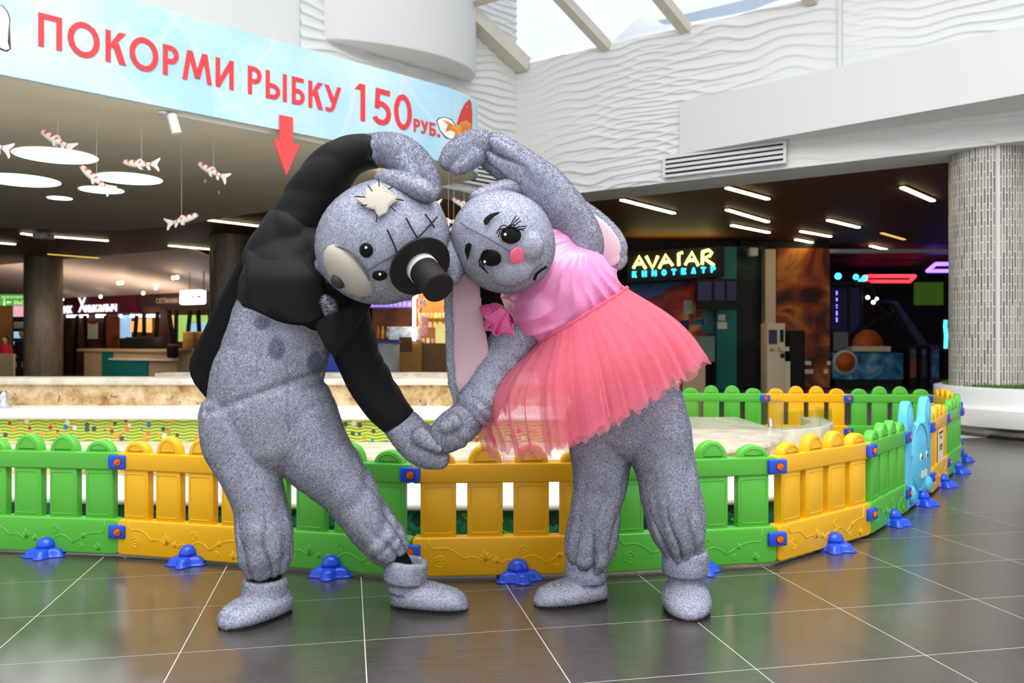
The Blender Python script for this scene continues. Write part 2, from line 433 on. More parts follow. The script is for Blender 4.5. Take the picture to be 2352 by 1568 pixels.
def stroke_polys(ch, w, h, t):
    """bold geometric capital as convex polygons inside a box w x h with stroke t"""
    R = lambda x0,y0,x1,y1: [(x0,y0),(x1,y0),(x1,y1),(x0,y1)]
    def band(cx, cy, rx, ry, a0, a1, n=28):
        P = []
        for k in range(n):
            q0 = math.radians(a0 + (a1-a0)*k/n); q1 = math.radians(a0 + (a1-a0)*(k+1)/n)
            P.append([(cx+(rx-t)*math.cos(q0), cy+(ry-t)*math.sin(q0)), (cx+rx*math.cos(q0), cy+ry*math.sin(q0)), (cx+rx*math.cos(q1), cy+ry*math.sin(q1)), (cx+(rx-t)*math.cos(q1), cy+(ry-t)*math.sin(q1))])
        return P
    def bowl(x1, y0, y1):
        ry = (y1-y0)/2; cx = x1 - min(ry, x1*.55); return [R(0,y1-t,cx,y1), R(0,y0,cx,y0+t)] + band(cx, (y0+y1)/2, x1-cx, ry, -90, 90, 14)
    S = R(0,0,t,h)
    if ch == 'П': return [S, R(w-t,0,w,h), R(0,h-t,w,h)]
    if ch in 'О0': return band(w/2, h/2, w/2, h/2, 0, 360, 48)
    if ch == 'К': return [S, [(t*.9,.40*h),(w,h),(w-1.4*t,h),(t*.9,.40*h+1.2*t)][::1], [(w-1.35*t,0),(w,0),(.36*w+1.1*t,.66*h),(.30*w+.15*t,.56*h)]]
    if ch == 'Р': return [S] + bowl(w, .40*h, h)
    if ch == 'М':
        L = [[(0,0),(t*1.02,0),(.16*w+t*1.02,h),(.16*w,h)], [(.16*w+.1*t,h),(.16*w+t*1.15,h),(.5*w+.55*t,.12*h),(.5*w-.55*t,.12*h)]]
        return L + [[(w-x,y) for x,y in reversed(q)] for q in L]
    if ch == 'И': return [S, R(w-t,0,w,h), [(t*.7,0),(t*.9,0),(w-t*.7,.74*h),(w-t*.7,h),(w-t*.9,h),(t*.7,.26*h)]]
    if ch == 'Ы': return [S, R(w-t,0,w,h)] + bowl(w-1.75*t, 0, .56*h)
    if ch == 'Б': return [S, R(0,h-t,.92*w,h)] + bowl(w, 0, .58*h)
    if ch == 'У': return [[(w-1.12*t,h),(.40*w-.1*t,.17*h),(.40*w+1.0*t,.17*h),(w,h)][::1], [(0,h),(.40*w,.34*h),(.40*w+1.0*t,.45*h),(1.15*t,h)], [(.06*w,.03*h),(.14*w,0),(.14*w,t*.95),(.06*w,t*1.0)], [(.14*w,0),(.36*w,0),(.40*w,t*.9),(.14*w,t*.95)], [(.36*w,0),(.50*w,.06*h),(.40*w+1.0*t,.19*h),(.40*w-.1*t,.19*h),(.36*w,t*.9)]]
    if ch == 'Н': return [S, R(w-t,0,w,h), R(0,h/2-t/2,w,h/2+t/2)]
    if ch == 'Т': return [R(w/2-t/2,0,w/2+t/2,h), R(0,h-t,w,h)]
    if ch == 'Е': return [S, R(0,h-t,w,h), R(0,0,w,t), R(0,h/2-t/2,.85*w,h/2+t/2)]
    if ch == 'А': return [[(0,0),(t*1.05,0),(w/2+t*.5,h),(w/2-t*.5,h)], [(w-t*1.05,0),(w,0),(w/2+t*.5,h),(w/2-t*.5,h)], R(.22*w,.24*h,.78*w,.24*h+t*.9)]
    if ch == '1': return [R(w-t,0,w,h), [(.0,h-t*1.15),(w-t*.2,h-t*1.15),(w-t*.2,h),(.45*w,h)]]
    if ch == '5': return [R(.14*w,h-t,.95*w,h), [(.08*w,.44*h),(.08*w+t,.44*h),(.14*w+t,h),(.14*w,h)]] + band(.44*w, .33*h, .56*w, .33*h, -150, 128, 26)
    return [R(0,0,w,h)]
# ================================================================== SETTING
# floor: grout bed with single tiles laid on it
floor = MB().add([(-30,-4,-0.006),(30,-4,-0.006),(30,45,-0.006),(-30,45,-0.006)], [(0,1,2,3)]).build('floor', M['tile'])
tag(floor, 'dark grey glossy tiled floor of the mall', kind='structure')
MB().add([(-4,1.8,-0.0008),(8,1.8,-0.0008),(8,11,-0.0008),(-4,11,-0.0008)], [(0,1,2,3)]).build('grout_bed', M['grout'], floor)
D2 = Vector((0.9813, 0.1925, 0)); D1 = Vector((-0.1925, 0.9813, 0))
TU, TV, U0, V0 = 0.645, 0.53, 0.06, 3.136
gx, gy = TU/2 - 0.0022, TV/2 - 0.0022
tme = MB().box(-gx, gx, -gy, gy, -0.0025, 0.0).build('tile', M['tile'], floor)
tile_me = tme.data; bpy.data.objects.remove(tme)
nt_ = 0
for i in range(-9, 14):
    for j in range(-3, 13):
        c = D2*(U0 + (i+0.5)*TU) + D1*(V0 + (j+0.5)*TV)
        if c.y < 2.3 or c.y > 9.6: continue
        px = CX + c.x/c.y*FPX
        if px < -420 or px > 2780: continue
        if c.x < 1.9 and c.y > 5.0: continue
        if c.x < 3.3 and c.y > 6.6: continue
        o = bpy.data.objects.new('tile', tile_me); COL.objects.link(o)
        o.location = c; o.rotation_euler = (0, 0, math.atan2(D2.y, D2.x)); o.parent = floor
        nt_ += 1

# ---- wave-relief walls of the atrium
def wave_h(u, v):
    def band(u, v, sp, tilt, ph):
        w = (v + tilt*u) * 2*math.pi/sp + 2.6*np.sin(2.0*u + 1.3*v + ph) + 1.9*np.sin(4.3*u - 2.4*v + 1.7*ph) + 0.8*np.sin(8.1*u + 3.2*v + 2*ph)
        fr = np.mod(w/(2*math.pi), 1.0)
        h = np.where(fr < 0.14, fr/0.14, (1-(fr-0.14)/0.86)**1.6)
        return h*h*(3-2*h)*0.6 + h*0.4
    a = band(u, v, 0.118, -0.02, 0.3); b = band(u, v, 0.15, 0.045, 2.1)
    am = 0.55 + 0.45*np.sin(1.3*u + 0.8*v + 1.0); bm = 0.55 + 0.45*np.sin(1.1*u - 0.9*v + 2.6)
    return np.maximum(a*am, b*bm)
def wave_wall(name, p0, d, nrm, L, z0, ztop, m, du=0.028, dv=0.0085, amp=0.036, phase=0.0):
    """relief grid; ztop(u) is the upper edge"""
    nu = int(L/du) + 1; zmax = max(ztop(0), ztop(L)); nv = int((zmax - z0)/dv) + 1
    u = np.linspace(0, L, nu); t = np.linspace(0, 1, nv)
    U, T = np.meshgrid(u, t, indexing='ij')
    zt = np.array([ztop(a) for a in u])[:, None]
    Z = z0 + (zt - z0)*T
    H = wave_h(U + phase, Z)*amp
    V = np.zeros((nu, nv, 3)); V[..., 0] = p0[0] + d[0]*U + nrm[0]*H; V[..., 1] = p0[1] + d[1]*U + nrm[1]*H; V[..., 2] = Z
    idx = np.arange(nu*nv).reshape(nu, nv)
    F = np.stack([idx[:-1,:-1], idx[1:,:-1], idx[1:,1:], idx[:-1,1:]], -1).reshape(-1, 4)
    o = mesh_obj(name, V.reshape(-1, 3).tolist(), F.tolist(), m, smooth=True)
    return o
CORNER = Vector((0.064, 13.56, 0))
DR = Vector((0.8225, -0.5688, 0))          # along the right wall, coming nearer
NR = Vector((-0.5688, -0.8225, 0))
DL = Vector((-0.7071, -0.7071, 0))         # along the left wall, coming nearer
NL = Vector((0.7071, -0.7071, 0))
ZS, ZT = 3.40, 5.58                        # underside and top of the wave walls
def slab(name, p, d, n, u0, u1, t0, t1, z0, z1, m, parent=None):
    """box along d from u0 to u1, from t0 to t1 along n"""
    P = lambda u, t, z: Vector(p) + Vector(d)*u + Vector(n)*t + Vector((0,0,z))
    v = [P(u0,t0,z0),P(u1,t0,z0),P(u1,t1,z0),P(u0,t1,z0),P(u0,t0,z1),P(u1,t0,z1),P(u1,t1,z1),P(u0,t1,z1)]
    return MB().add(v, [(0,1,2,3),(7,6,5,4),(4,5,1,0),(5,6,2,1),(6,7,3,2),(7,4,0,3)]).build(name, m, parent)
wr = wave_wall('wall_right', CORNER, DR, NR, 9.2, ZS, lambda u: ZT, M['wave'])
tag(wr, 'white wave-relief wall panel right of the atrium corner', kind='structure')
slab('trim_1', CORNER, DR, NR, -0.9, 9.3, -0.78, -0.004, ZS, ZT, M['white']); tag(bpy.data.objects['trim_1'], 'pale soffit beam under the right wave wall', kind='structure')
slab('trim_2', CORNER, DR, NR, 5.02, 5.06, -0.02, 0.07, 4.42, ZT, M['white'])
tag(bpy.data.objects['trim_2'], 'thin white vertical joint strip on the wave wall', kind='structure')
wl = wave_wall('wall_left', CORNER, DL, NL, 3.95, ZS, lambda u: 8.4, M['wave'], phase=11.0)
tag(wl, 'white wave-relief wall left of the atrium corner', kind='structure')
slab('trim_3', CORNER, DL, NL, 0.0, 12, -0.7, -0.004, ZS, 8.4, M['white']); tag(bpy.data.objects['trim_3'], 'plain white wall above the blue banner', kind='structure')
# plain flat board that stands out from the right wall, more to the right
B0 = CORNER + DR*2.86; 
v = []
for z in (3.766, 4.505):
    v += [B0 + NR*0.0 + Vector((0,0,z)), B0 + NR*0.07 + Vector((0,0,z)), B0 + DR*6.2 + NR*0.98 + Vector((0,0,z)), B0 + DR*6.2 - NR*0.05 + Vector((0,0,z))]
tag(MB().add(v, [(3,2,1,0),(4,5,6,7),(0,1,5,4),(1,2,6,5),(2,3,7,6),(3,0,4,7)]).build('trim_4', M['white']),
    'plain white wedge-shaped bulkhead across the right wave wall', kind='structure')
# rounded white bulkhead on the left wall
pl = []
for k in range(21):
    a = k/20
    u = 1.0 + 2.62*a
    pr = 0.78*math.sin(math.pi*min(1, a*1.0))**0.55 * (1.0 - 0.45*a) if 0 < a < 1 else 0.0
    q = CORNER + DL*u + NL*pr; pl.append((q.x, q.y))
tag(bevel(MB().prism(pl, 5.08, 8.0).build('trim_5', M['white']), 0.02, 2, 50), 'rounded white bulkhead hanging over the banner', kind='structure')

# ---- ventilation grilles in the walls
def grille(name, p, d, n, L, h, z, label, ns=4, sag=0.0):
    base = Vector(p) + Vector((0, 0, z))
    g = empty(name, base); tag(g, label, 'vent', 'air vents in the wave walls')
    f = MB(); t = 0.035
    X = lambda u, w, k: base + Vector(d)*u + Vector(n)*k + Vector((0,0,w))
    def bx(u0,u1,w0,w1,k0,k1,mb):
        mb.add([X(u0,w0,k0),X(u1,w0,k0),X(u1,w0,k1),X(u0,w0,k1),X(u0,w1,k0),X(u1,w1,k0),X(u1,w1,k1),X(u0,w1,k1)],
               [(0,3,2,1),(4,5,6,7),(0,1,5,4),(1,2,6,5),(2,3,7,6),(3,0,4,7)])
    bx(0,L,0,t,0,0.05,f); bx(0,L,h-t,h,0,0.05,f); bx(0,t,t,h-t,0,0.05,f); bx(L-t,L,t,h-t,0,0.05,f)
    f.build('frame', M['white'], g)
    bk = MB(); bx(t,L-t,t,h-t,0.026,0.03,bk); bk.build('dark_backing', M['black'], g)
    hh = (h-2*t)/(ns*2-1)
    for k in range(1, ns):
        s = MB(); w0 = t + hh*(2*k-1); bx(t,L-t,w0,w0+hh*1.15,0.03,0.048,s); s.build('slat', M['white'], g)
    return g
grille('air_vent', CORNER + NR*0.05 + DR*2.62, DR, NR, 1.75, 0.30, 3.46, 'long white slotted air vent below the white bulkhead')
grille('air_vent', CORNER + NL*0.05 + DL*1.45, DL*-1, NL, 1.3, 0.30, 3.52, 'slotted air vent above the pink-clad figure\'s head')

# ---- glass roof: rafters, purlin, glass, snow lying outside
RD = Vector((-0.7071, -0.7071, 0.43)).normalized()
RN = Vector((0.7071*0.43, 0.7071*0.43, 1.0)).normalized()
roof = empty('ceiling_skylight', CORNER + Vector((0,0,ZT)))
tag(roof, 'sloping glass skylight with beige metal frame', kind='structure')
def rafter(u, w, L, depth=0.14):
    p = CORNER + DR*u + Vector((0, 0, ZT-0.02)); c = p + RD*(L/2)
    side = RD.cross(RN).normalized()
    return MB().obox(c + RN*(-0.01), RD*(L/2), side*w, RN*(depth/2)).build('rafter', M['frame'], roof)
rafter(0.13, 0.15, 5.0, 0.22)
for u in (1.66, 2.93, 4.68, 6.2, 7.7): rafter(u, 0.075, 5.5)
pu = CORNER + Vector((0,0,ZT)) + RD*1.45
MB().obox(pu + DR*4.0, DR*4.0, RD*0.055, RN*0.06).build('purlin', M['frame'], roof)
us = [0.2, 1.66, 2.93, 4.68, 6.2, 7.7, 9.2]
for a, b in zip(us[:-1], us[1:]):
    for r0, r1 in ((0.0, 1.45), (1.45, 5.0)):
        P = lambda u, r, k: CORNER + DR*u + Vector((0,0,ZT+0.06)) + RD*r + RN*k
        MB().add([P(a,r0,0),P(b,r0,0),P(b,r1,0),P(a,r1,0),P(a,r0,.01),P(b,r0,.01),P(b,r1,.01),P(a,r1,.01)],
                 [(0,3,2,1),(4,5,6,7),(0,1,5,4),(1,2,6,5),(2,3,7,6),(3,0,4,7)]).build('pane', M['glass'], roof)
M['snow'] = mat('snow', srgb(246, 248, 250), 0.8, 0.2, bump=(14, 0.4, 0.02), noise_=(2, 0.03))
M['facade'] = mat('pale_facade', srgb(196, 212, 226), 0.7, 0.2, noise_=(0.8, 0.05))
def snow_bank():
    nu, nv = 90, 16; V = []
    for i in range(nu):
        u = 0.6 + 8.6*i/(nu-1)
        h = 0.34 + 0.10*noise.noise(Vector((u*0.8, 3, 0))) + 0.30*math.exp(-((u-1.95)/0.35)**2)
        if u < 1.5: h *= 0.5 + 0.4*abs(noise.noise(Vector((u*6, 1, 2))))
        for j in range(nv):
            a = math.pi*j/(nv-1)
            n1 = 1 + 0.12*noise.noise(Vector((u*2.2, a*1.3, 5)))
            V.append(CORNER + DR*u + NR*(-0.75 + 0.5*math.cos(a)*n1) + Vector((0,0,ZT - 0.05 + h*math.sin(a)*n1)))
    F = [(i*nv+j, (i+1)*nv+j, (i+1)*nv+j+1, i*nv+j+1) for i in range(nu-1) for j in range(nv-1)]
    return mesh_obj('snow_bank', V, F, M['snow'], smooth=True)
tag(snow_bank(), 'bank of white snow lying outside along the skylight edge', 'snow')
fa = slab('outer_facade', CORNER, DR, NR, 0.5, 12, -3.6, -3.3, 4.6, 7.15, M['facade'])
tag(fa, 'pale blue roof parapet seen through the skylight', 'building')

# ---- canopy with the banner
BN = [Vector((-6.6, 4.86, 0)), Vector((-4.39, 7.17, 0)), Vector((-2.81, 8.76, 0)), Vector((-1.06, 10.46, 0)), Vector((-0.74, 10.80, 0)), Vector((-0.55, 11.10, 0)), Vector((-0.47, 11.45, 0)), Vector((-0.52, 11.85, 0))]
def resample(pts, n):
    d = [0.0]
    for a, b in zip(pts[:-1], pts[1:]): d.append(d[-1] + (b-a).length)
    out = []
    for k in range(n):
        s = d[-1]*k/(n-1); i = max(j for j in range(len(d)-1) if d[j] <= s + 1e-9)
        t = (s-d[i])/(d[i+1]-d[i]); P = [pts[max(0,i-1)], pts[i], pts[i+1], pts[min(len(pts)-1,i+2)]]
        if i < 2: out.append(pts[i].lerp(pts[i+1], t)); continue
        out.append(0.5*((2*P[1]) + (P[2]-P[0])*t + (2*P[0]-5*P[1]+4*P[2]-P[3])*t*t + (3*P[1]-P[0]-3*P[2]+P[3])*t**3))
    return out
bline = resample(BN, 90)
ZB0, ZB1 = 3.40, 4.36
nb = len(bline)
def bnormal(i):
    a = bline[max(0,i-1)]; b = bline[min(nb-1,i+1)]; t = (b-a).normalized()
    return Vector((t.y, -t.x, 0))
V = []
for i, p in enumerate(bline):
    n = bnormal(i)
    V += [p + Vector((0,0,ZB0)), p + Vector((0,0,ZB1)), p - n*0.05 + Vector((0,0,ZB1)), p - n*0.05 + Vector((0,0,ZB0))]
F = []
for i in range(nb-1):
    for k in range(4):
        F.append((i*4+k, (i+1)*4+k, (i+1)*4+(k+1)%4, i*4+(k+1)%4))
F += [(3,2,1,0), ((nb-1)*4,(nb-1)*4+1,(nb-1)*4+2,(nb-1)*4+3)]
banner = empty('banner_sign', bline[30] + Vector((0,0,ZB0)))
tag(banner, 'long light blue banner with red lettering above the pool', 'sign')
mesh_obj('banner_board', V, F, M['banner'], banner)
# canopy slab behind and below the banner
back = [(-0.71,11.95),(-1.27,12.5),(-3.17,14.0),(-4.8,15.0),(-6.4,16.3),(-7.8,17.05),(-9.1,17.1),(-10.4,16.7),(-14,15.4),(-14,3.6)]
cp = [((p - bnormal(i)*0.056).x, (p - bnormal(i)*0.056).y) for i, p in enumerate(bline)] + back
cv = [(a, b, ZB0-0.006) for a, b in cp] + [(a, b, ZB0+0.5) for a, b in cp]
n = len(cp)
canopy = mesh_obj('ceiling_canopy', cv, [tuple(range(n-1,-1,-1)), tuple(range(n,2*n))] + [(i,(i+1)%n,n+(i+1)%n,n+i) for i in range(n)], M['beige_ceiling'])
tag(canopy, 'curved beige lowered ceiling behind the blue banner', kind='structure')
# helper: position on the banner line under pixel column px
def banner_at(px, off=0.0):
    k = (px - CX)/FPX
    for i in range(nb-1):
        a = bline[i]; b = bline[i+1]
        fa_ = a.x - k*a.y; fb = b.x - k*b.y
        if fa_ <= 0 <= fb:
            t = -fa_/(fb-fa_); return a.lerp(b, t) + bnormal(i)*off
    return bline[-1]
def banner_letter(ch, x0, x1, z0, z1, m=None, offset=0.012):
    a = banner_at(x0); b = banner_at(x1)
    n = Vector(((b-a).y, -(b-a).x, 0)).normalized()
    w = (b-a).length; h = z1-z0; e = (b-a).normalized(); mb = MB()
    for q in stroke_polys(ch, w, h, (0.18 if h < .2 else 0.155 if h < .4 else .145)*h): mb.prism(q, 0.002, 0.010 + .0006*(len(mb.v)//8 % 7), lambda x, y, k: a + e*x + n*k + Vector((0,0,z0+y)))
    o = mb.build('letter', m or M['letter_red'], banner)
    bm = bmesh.new(); bm.from_mesh(o.data); bmesh.ops.recalc_face_normals(bm, faces=bm.faces[:]); bm.to_mesh(o.data); bm.free()
for ch, x0, x1 in [('П',87.5,142),('О',155,228.5),('К',242,289),('О',297,363),('Р',374,410),('М',418.6,486),('И',495,536),
                   ('Р',569,600),('Ы',610,658),('Б',670,699),('К',708,741),('У',745,783)]:
    banner_letter(ch, x0, x1, 3.715 - (0.012 if ch == 'О' else 0), 4.012 + (0.012 if ch == 'О' else 0))
for ch, x0, x1 in [('1',814.6,838),('5',857,897),('0',904.7,945)]: banner_letter(ch, x0, x1, 3.69, 4.12)
for ch, x0, x1 in [('Р',950,964),('У',966,983),('Б',986,1000.6)]: banner_letter(ch, x0, x1, 3.70, 3.86)
banner_letter('.', 1004, 1010, 3.70, 3.735)
# printed goldfish at the right end, fin of another creature at the left edge
M['print_white'] = mat('print_white', srgb(244, 243, 240), 0.45); M['print_red'] = mat('print_red', srgb(214, 56, 48), 0.45)
M['print_orange'] = mat('print_orange', srgb(238, 140, 44), 0.45, noise_=(9, 0.35)); M['print_line'] = mat('print_line', srgb(70, 40, 30), 0.45)
M['print_yellow'] = mat('print_yellow', srgb(250, 214, 96), 0.45, noise_=(9, 0.2))
def banner_shape(name, pts, m, lift):
    """flat printed shape given in photograph pixels, laid on the banner"""
    P = []
    for px, py in pts:
        p = banner_at(px, lift); P.append(Vector((p.x, p.y, CAM_H - (py-CY)*p.y/FPX)))
    nn = bnormal(nb//2)
    bm = bmesh.new(); vs_ = [bm.verts.new(p) for p in P]; bm.faces.new(vs_); bmesh.ops.triangulate(bm, faces=bm.faces[:])
    me = bpy.data.meshes.new(name); bm.to_mesh(me); bm.free(); me.materials.append(m)
    o = bpy.data.objects.new(name, me); COL.objects.link(o); adopt(o, banner)
    sd = o.modifiers.new('thick', 'SOLIDIFY'); sd.thickness = 0.003; sd.offset = 1
    return o
banner_shape('fin_print', [(1002,277),(1008,270),(1022,268),(1038,274),(1048,290),(1050,308),(1040,322),(1024,318),(1010,300)], M['print_line'], 0.004)
banner_shape('fin_print', [(1004,278),(1009,272),(1022,270),(1036,276),(1046,291),(1048,307),(1039,319),(1025,315),(1011,299)], M['print_white'], 0.008)
banner_shape('fin_print', [(1015,275),(1030,280),(1048,292),(1049,306),(1034,298),(1022,302),(1032,290)], M['print_orange'], 0.012)
banner_shape('tail_print', [(1048,285),(1058,255),(1068,237),(1077,228),(1082,236),(1084,262),(1083,300),(1081,330),(1070,300),(1055,290)], M['print_red'], 0.008)
banner_shape('goldfish_print', [(1046,296),(1056,280),(1070,276),(1080,284),(1082,318),(1070,326),(1050,328),(1038,332),(1042,312)], M['print_orange'], 0.013)
banner_shape('goldfish_print', [(1046,316),(1056,306),(1068,314),(1076,306),(1080,318),(1066,326),(1046,326)], M['print_yellow'], 0.017)
banner_shape('fin_print', [(-40,8),(6,12),(18,26),(24,44),(22,62),(14,74),(20,96),(25,112),(16,119),(2,113),(-12,104),(-40,100)], M['print_line'], 0.004)
banner_shape('fin_print', [(-40,10),(4,14),(15,27),(21,45),(19,61),(11,74),(17,97),(21,111),(14,115),(2,110),(-12,101),(-40,98)], M['print_white'], 0.008)
# red arrow hanging in front of the banner
a = banner_at(655, 0.011); n = bnormal(40); d_ = Vector((-n.y, n.x, 0))
ar = [(-0.079,3.555),(0.079,3.555),(0.079,3.265),(0.158,3.275),(0.0,2.915),(-0.158,3.275),(-0.079,3.265)]
o = MB().prism(ar, 0, 0.02, lambda s, z, k: a + d_*s + n*k + Vector((0,0,z))).build('arrow_sign', M['arrow_red'])
tag(o, 'red downward arrow board hanging from the banner', 'sign')
# track with a white spotlight under the banner
tr = empty('track_spotlight', banner_at(400) + Vector((0,0,ZS))); tag(tr, 'white cylinder spotlight on a rail under the banner', 'spotlight')
n = bnormal(40); d_ = Vector((-n.y, n.x, 0)); c0 = banner_at(388) - n*0.14; c1 = banner_at(760) - n*0.14
MB().obox((c0+c1)/2 + Vector((0,0,ZS-0.015)), (c1-c0)/2, n*0.02, Vector((0,0,0.018))).build('rail', M['white_gloss'], tr)
MB().lathe([(0.055,0),(0.055,0.02),(0.03,0.03)], 20, c0 + Vector((0,0,ZS-0.035))).build('mount', M['white_gloss'], tr, True)
sp = W(400, 285, c0.y); MB().tube([c0 + Vector((0,0,ZS-0.03)), sp + Vector((0,0,0.05))], 0.008).build('stem', M['white_gloss'], tr, True)
bevel(MB().lathe([(0.048,-0.10),(0.048,0.09),(0.044,0.10)], 28, sp, Vector((-0.28,0,1))).build('lamp_body', M['white_gloss'], tr), 0.004)
# round recessed lights
for px, py, r, lb in [(128,355,0.47,'large round light panel below the letter O, above the others'),(48,412,0.50,'largest round light panel cut off by the left picture edge'),
                  (295,408,0.44,'large round light panel right of the others in the beige ceiling'),(233,434,0.31,'medium round light panel below the right large one'),(137,453,0.18,'smallest round light panel in the beige ceiling')]:
    c = G(px, py, ZS); c.z -= 0.009
    e = empty('ceiling_light', c); tag(e, lb, 'light', 'round lights of the beige ceiling')
    MB().lathe([(r,-0.004),(r,0.002)], 48, c).build('diffuser', M['disc_light'], e)
    v = []; f = []
    for k in range(48):
        q = 2*math.pi*k/48; cc, ss = math.cos(q), math.sin(q)
        v += [c + Vector((cc*r, ss*r, -0.006)), c + Vector((cc*(r+0.02), ss*(r+0.02), -0.006)), c + Vector((cc*(r+0.02), ss*(r+0.02), 0.003)), c + Vector((cc*r, ss*r, 0.003))]
        k2 = (k+1) % 48
        f += [(k*4+a_, k2*4+a_, k2*4+(a_+1)%4, k*4+(a_+1)%4) for a_ in range(4)]
    mesh_obj('rim', v, f, M['beige_ceiling'], e)
for px, py, lb in [(472,410,'small sprinkler head in the beige ceiling'),(503,437,'small ceiling fitting below the sprinkler')]:
    c = G(px, py, ZS); e = MB().lathe([(0.05,-0.01),(0.05,0)], 16, c).lathe([(0.015,-0.06),(0.02,-0.01)], 10, c).build('sprinkler', M['steel'])
    tag(e, lb, 'sprinkler')

# ---- dark slatted ceiling of the hall, LED bars
ZD = 3.52
q0 = CORNER + DR*9.3 - NR*0.77; q1 = CORNER - DR*0.9 - NR*0.77
dc = MB().prism([(q0.x, q0.y), (q0.x+14, q0.y+2), (20, 36), (-24, 36), (-24, 9), (-14, 6), (-9.5, 9.5), (-3.2, 13.2), (q1.x, q1.y)], ZD, ZD+0.1).build('ceiling', M['dark_ceiling'])
tag(dc, 'dark brown slatted ceiling of the hall', kind='structure')
bars = [(465,500,605,517,1),(50,533,82,538,1),(118,540,248,550,1),(110,581,278,594,0),(235,603,367,611,1),(388,561,485,570,1),(-40,552,35,558,1),(-30,650,48,655,1),
        (1428,455,1548,486,1),(1670,427,1764,453,1),(1670,478,1764,506,1),(1681,514,1766,531,1),(1840,528,1907,540,1),(1828,547,1892,559,1),(1902,502,1972,519,1),(2072,426,2143,457,1),(2025,532,2077,547,0),(2000,562,2043,572,1)]
bl = ['LED bar nearest the beige ceiling, beside the black jacket','short LED bar right of the far left edge','LED bar right of the grey ceiling projector','dim amber LED bar above the left pillar','lowest LED bar left of the second pillar','LED bar touching the second pillar top','LED bar cut by the left edge, upper','LED bar cut by the left edge, lower',
      'LED bar nearest the raised pink-clad figure\'s arm','uppermost LED bar of the column of three','middle LED bar of the column of three','lower LED bar of the column of three','short LED bar just above its parallel twin','short LED bar just below its parallel twin','LED bar centred between the others on the right ceiling','LED bar nearest the right pillar, highest','dim LED bar near the arcade entrance','lowest short LED bar above the arcade']
for (x0,y0,x1,y1,on), lb in zip(bars, bl):
    a = G(x0,y0,ZD); b = G(x1,y1,ZD); dd = (b-a).normalized(); sd = Vector((-dd.y, dd.x, 0))
    e = empty('led_bar', (a+b)/2); tag(e, lb, 'light', 'LED bars in the dark ceiling')
    MB().obox((a+b)/2 + Vector((0,0,-0.03)), (b-a)/2, sd*0.036, Vector((0,0,0.01))).build('diffuser', M['led_warm' if on else 'led_dim'], e)
    MB().obox((a+b)/2 + Vector((0,0,-0.012)), (b-a)/2 + dd*0.02, sd*0.06, Vector((0,0,0.009))).build('housing', M['dark'], e)
pj = G(100, 530, ZD); e = MB().obox(pj + Vector((0,0,-0.12)), (0.16,0,0), (0,0.16,0), (0,0,0.06)).lathe([(0.02,0),(0.02,0.12)], 10, pj + Vector((0,0,-0.1))).build('ceiling_projector', M['white'])
tag(bevel(e, 0.01), 'small grey box unit hanging from the dark ceiling', 'projector')

# ---- pillars
def pillar(name, c, r, z0, z1, m, label, strip=None):
    seg = 64
    v = []; f = []; uvs = []
    for k in range(seg):
        q = 2*math.pi*k/seg
        v += [(c[0]+r*math.cos(q), c[1]+r*math.sin(q), z0), (c[0]+r*math.cos(q), c[1]+r*math.sin(q), z1)]
    for k in range(seg):
        k2 = (k+1) % seg
        f.append((k*2, k2*2, k2*2+1, k*2+1)); s0 = 2*math.pi*r*k/seg; s1 = 2*math.pi*r*(k+1)/seg
        uvs += [(s0,z0),(s1,z0),(s1,z1),(s0,z1)]
    e = empty(name, (c[0], c[1], z0)); tag(e, label, 'pillar')
    o = mesh_obj('shaft', v, f, m, e, smooth=True)
    uv = o.data.uv_layers.new(name='UVMap')
    for i, a in enumerate(uvs): uv.data[i].uv = a
    if strip is not None:
        d = Vector((math.cos(strip), math.sin(strip), 0)); t = Vector((-d.y, d.x, 0))
        MB().obox(Vector((c[0],c[1],(z0+z1)/2)) + d*(r+0.012), t*0.018, d*0.014, (0,0,(z1-z0)/2)).build('cover_strip', M['white'], e)
    return e
pc = Vector((1096*10.2/1920, 10.2, 0)); pillar('mosaic_pillar', (pc.x, pc.y), 0.44, 0.55, ZS+0.1, M['mosaic'], 'tall pillar clad in grey and white mosaic at the right edge', strip=math.radians(252))
pillar('mosaic_pillar', ((100-CX)*24/FPX, 24), 0.50, 0, ZD, M['mosaic_dark'], 'brown mosaic pillar at the far left by the shops')
pillar('mosaic_pillar', ((528-CX)*19/FPX, 19), 0.44, 0, ZD, M['mosaic_dark'], 'dark mosaic pillar half hidden behind the black jacket')
pillar('mosaic_pillar', ((1143-CX)*21/FPX, 21), 0.20, 0, ZD, M['mosaic'], 'slim pale pillar behind the pink ribbon')
# round white planter around the right pillar, with artificial grass
pc = Vector((6.60, 10.2, 0)); pe = empty('round_planter', (pc.x, pc.y, 0)); tag(pe, 'low round white planter bench at the foot of the right pillar', 'planter')
bevel(MB().lathe([(1.30,0.115),(1.36,0.13),(1.38,0.33),(1.36,0.345),(1.30,0.35),(1.305,0.56),(1.26,0.575),(0.45,0.57)], 72, pc).build('drum', M['white_gloss'], pe, True), 0.004)
MB().lathe([(1.22,0.0),(1.22,0.12)], 64, pc).build('plinth', M['steel'], pe, True)
M['grass'] = mat('artificial_grass', srgb(74, 120, 48), 0.8, 0.2, noise_=(40, 0.35))
gv = []; gf = []
for k in range(9000):
    a = random.uniform(math.radians(120), math.radians(330)); r = 0.25 + 0.95*math.sqrt(random.random())
    p = Vector((pc.x + r*math.cos(a), pc.y + r*math.sin(a), 0.572)); t = Vector((random.uniform(-1,1), random.uniform(-1,1), 0)).normalized()*0.007
    i = len(gv); gv += [p-t, p+t, p + Vector((random.uniform(-.015,.015), random.uniform(-.015,.015), random.uniform(0.025,0.05)))]; gf.append((i,i+1,i+2))
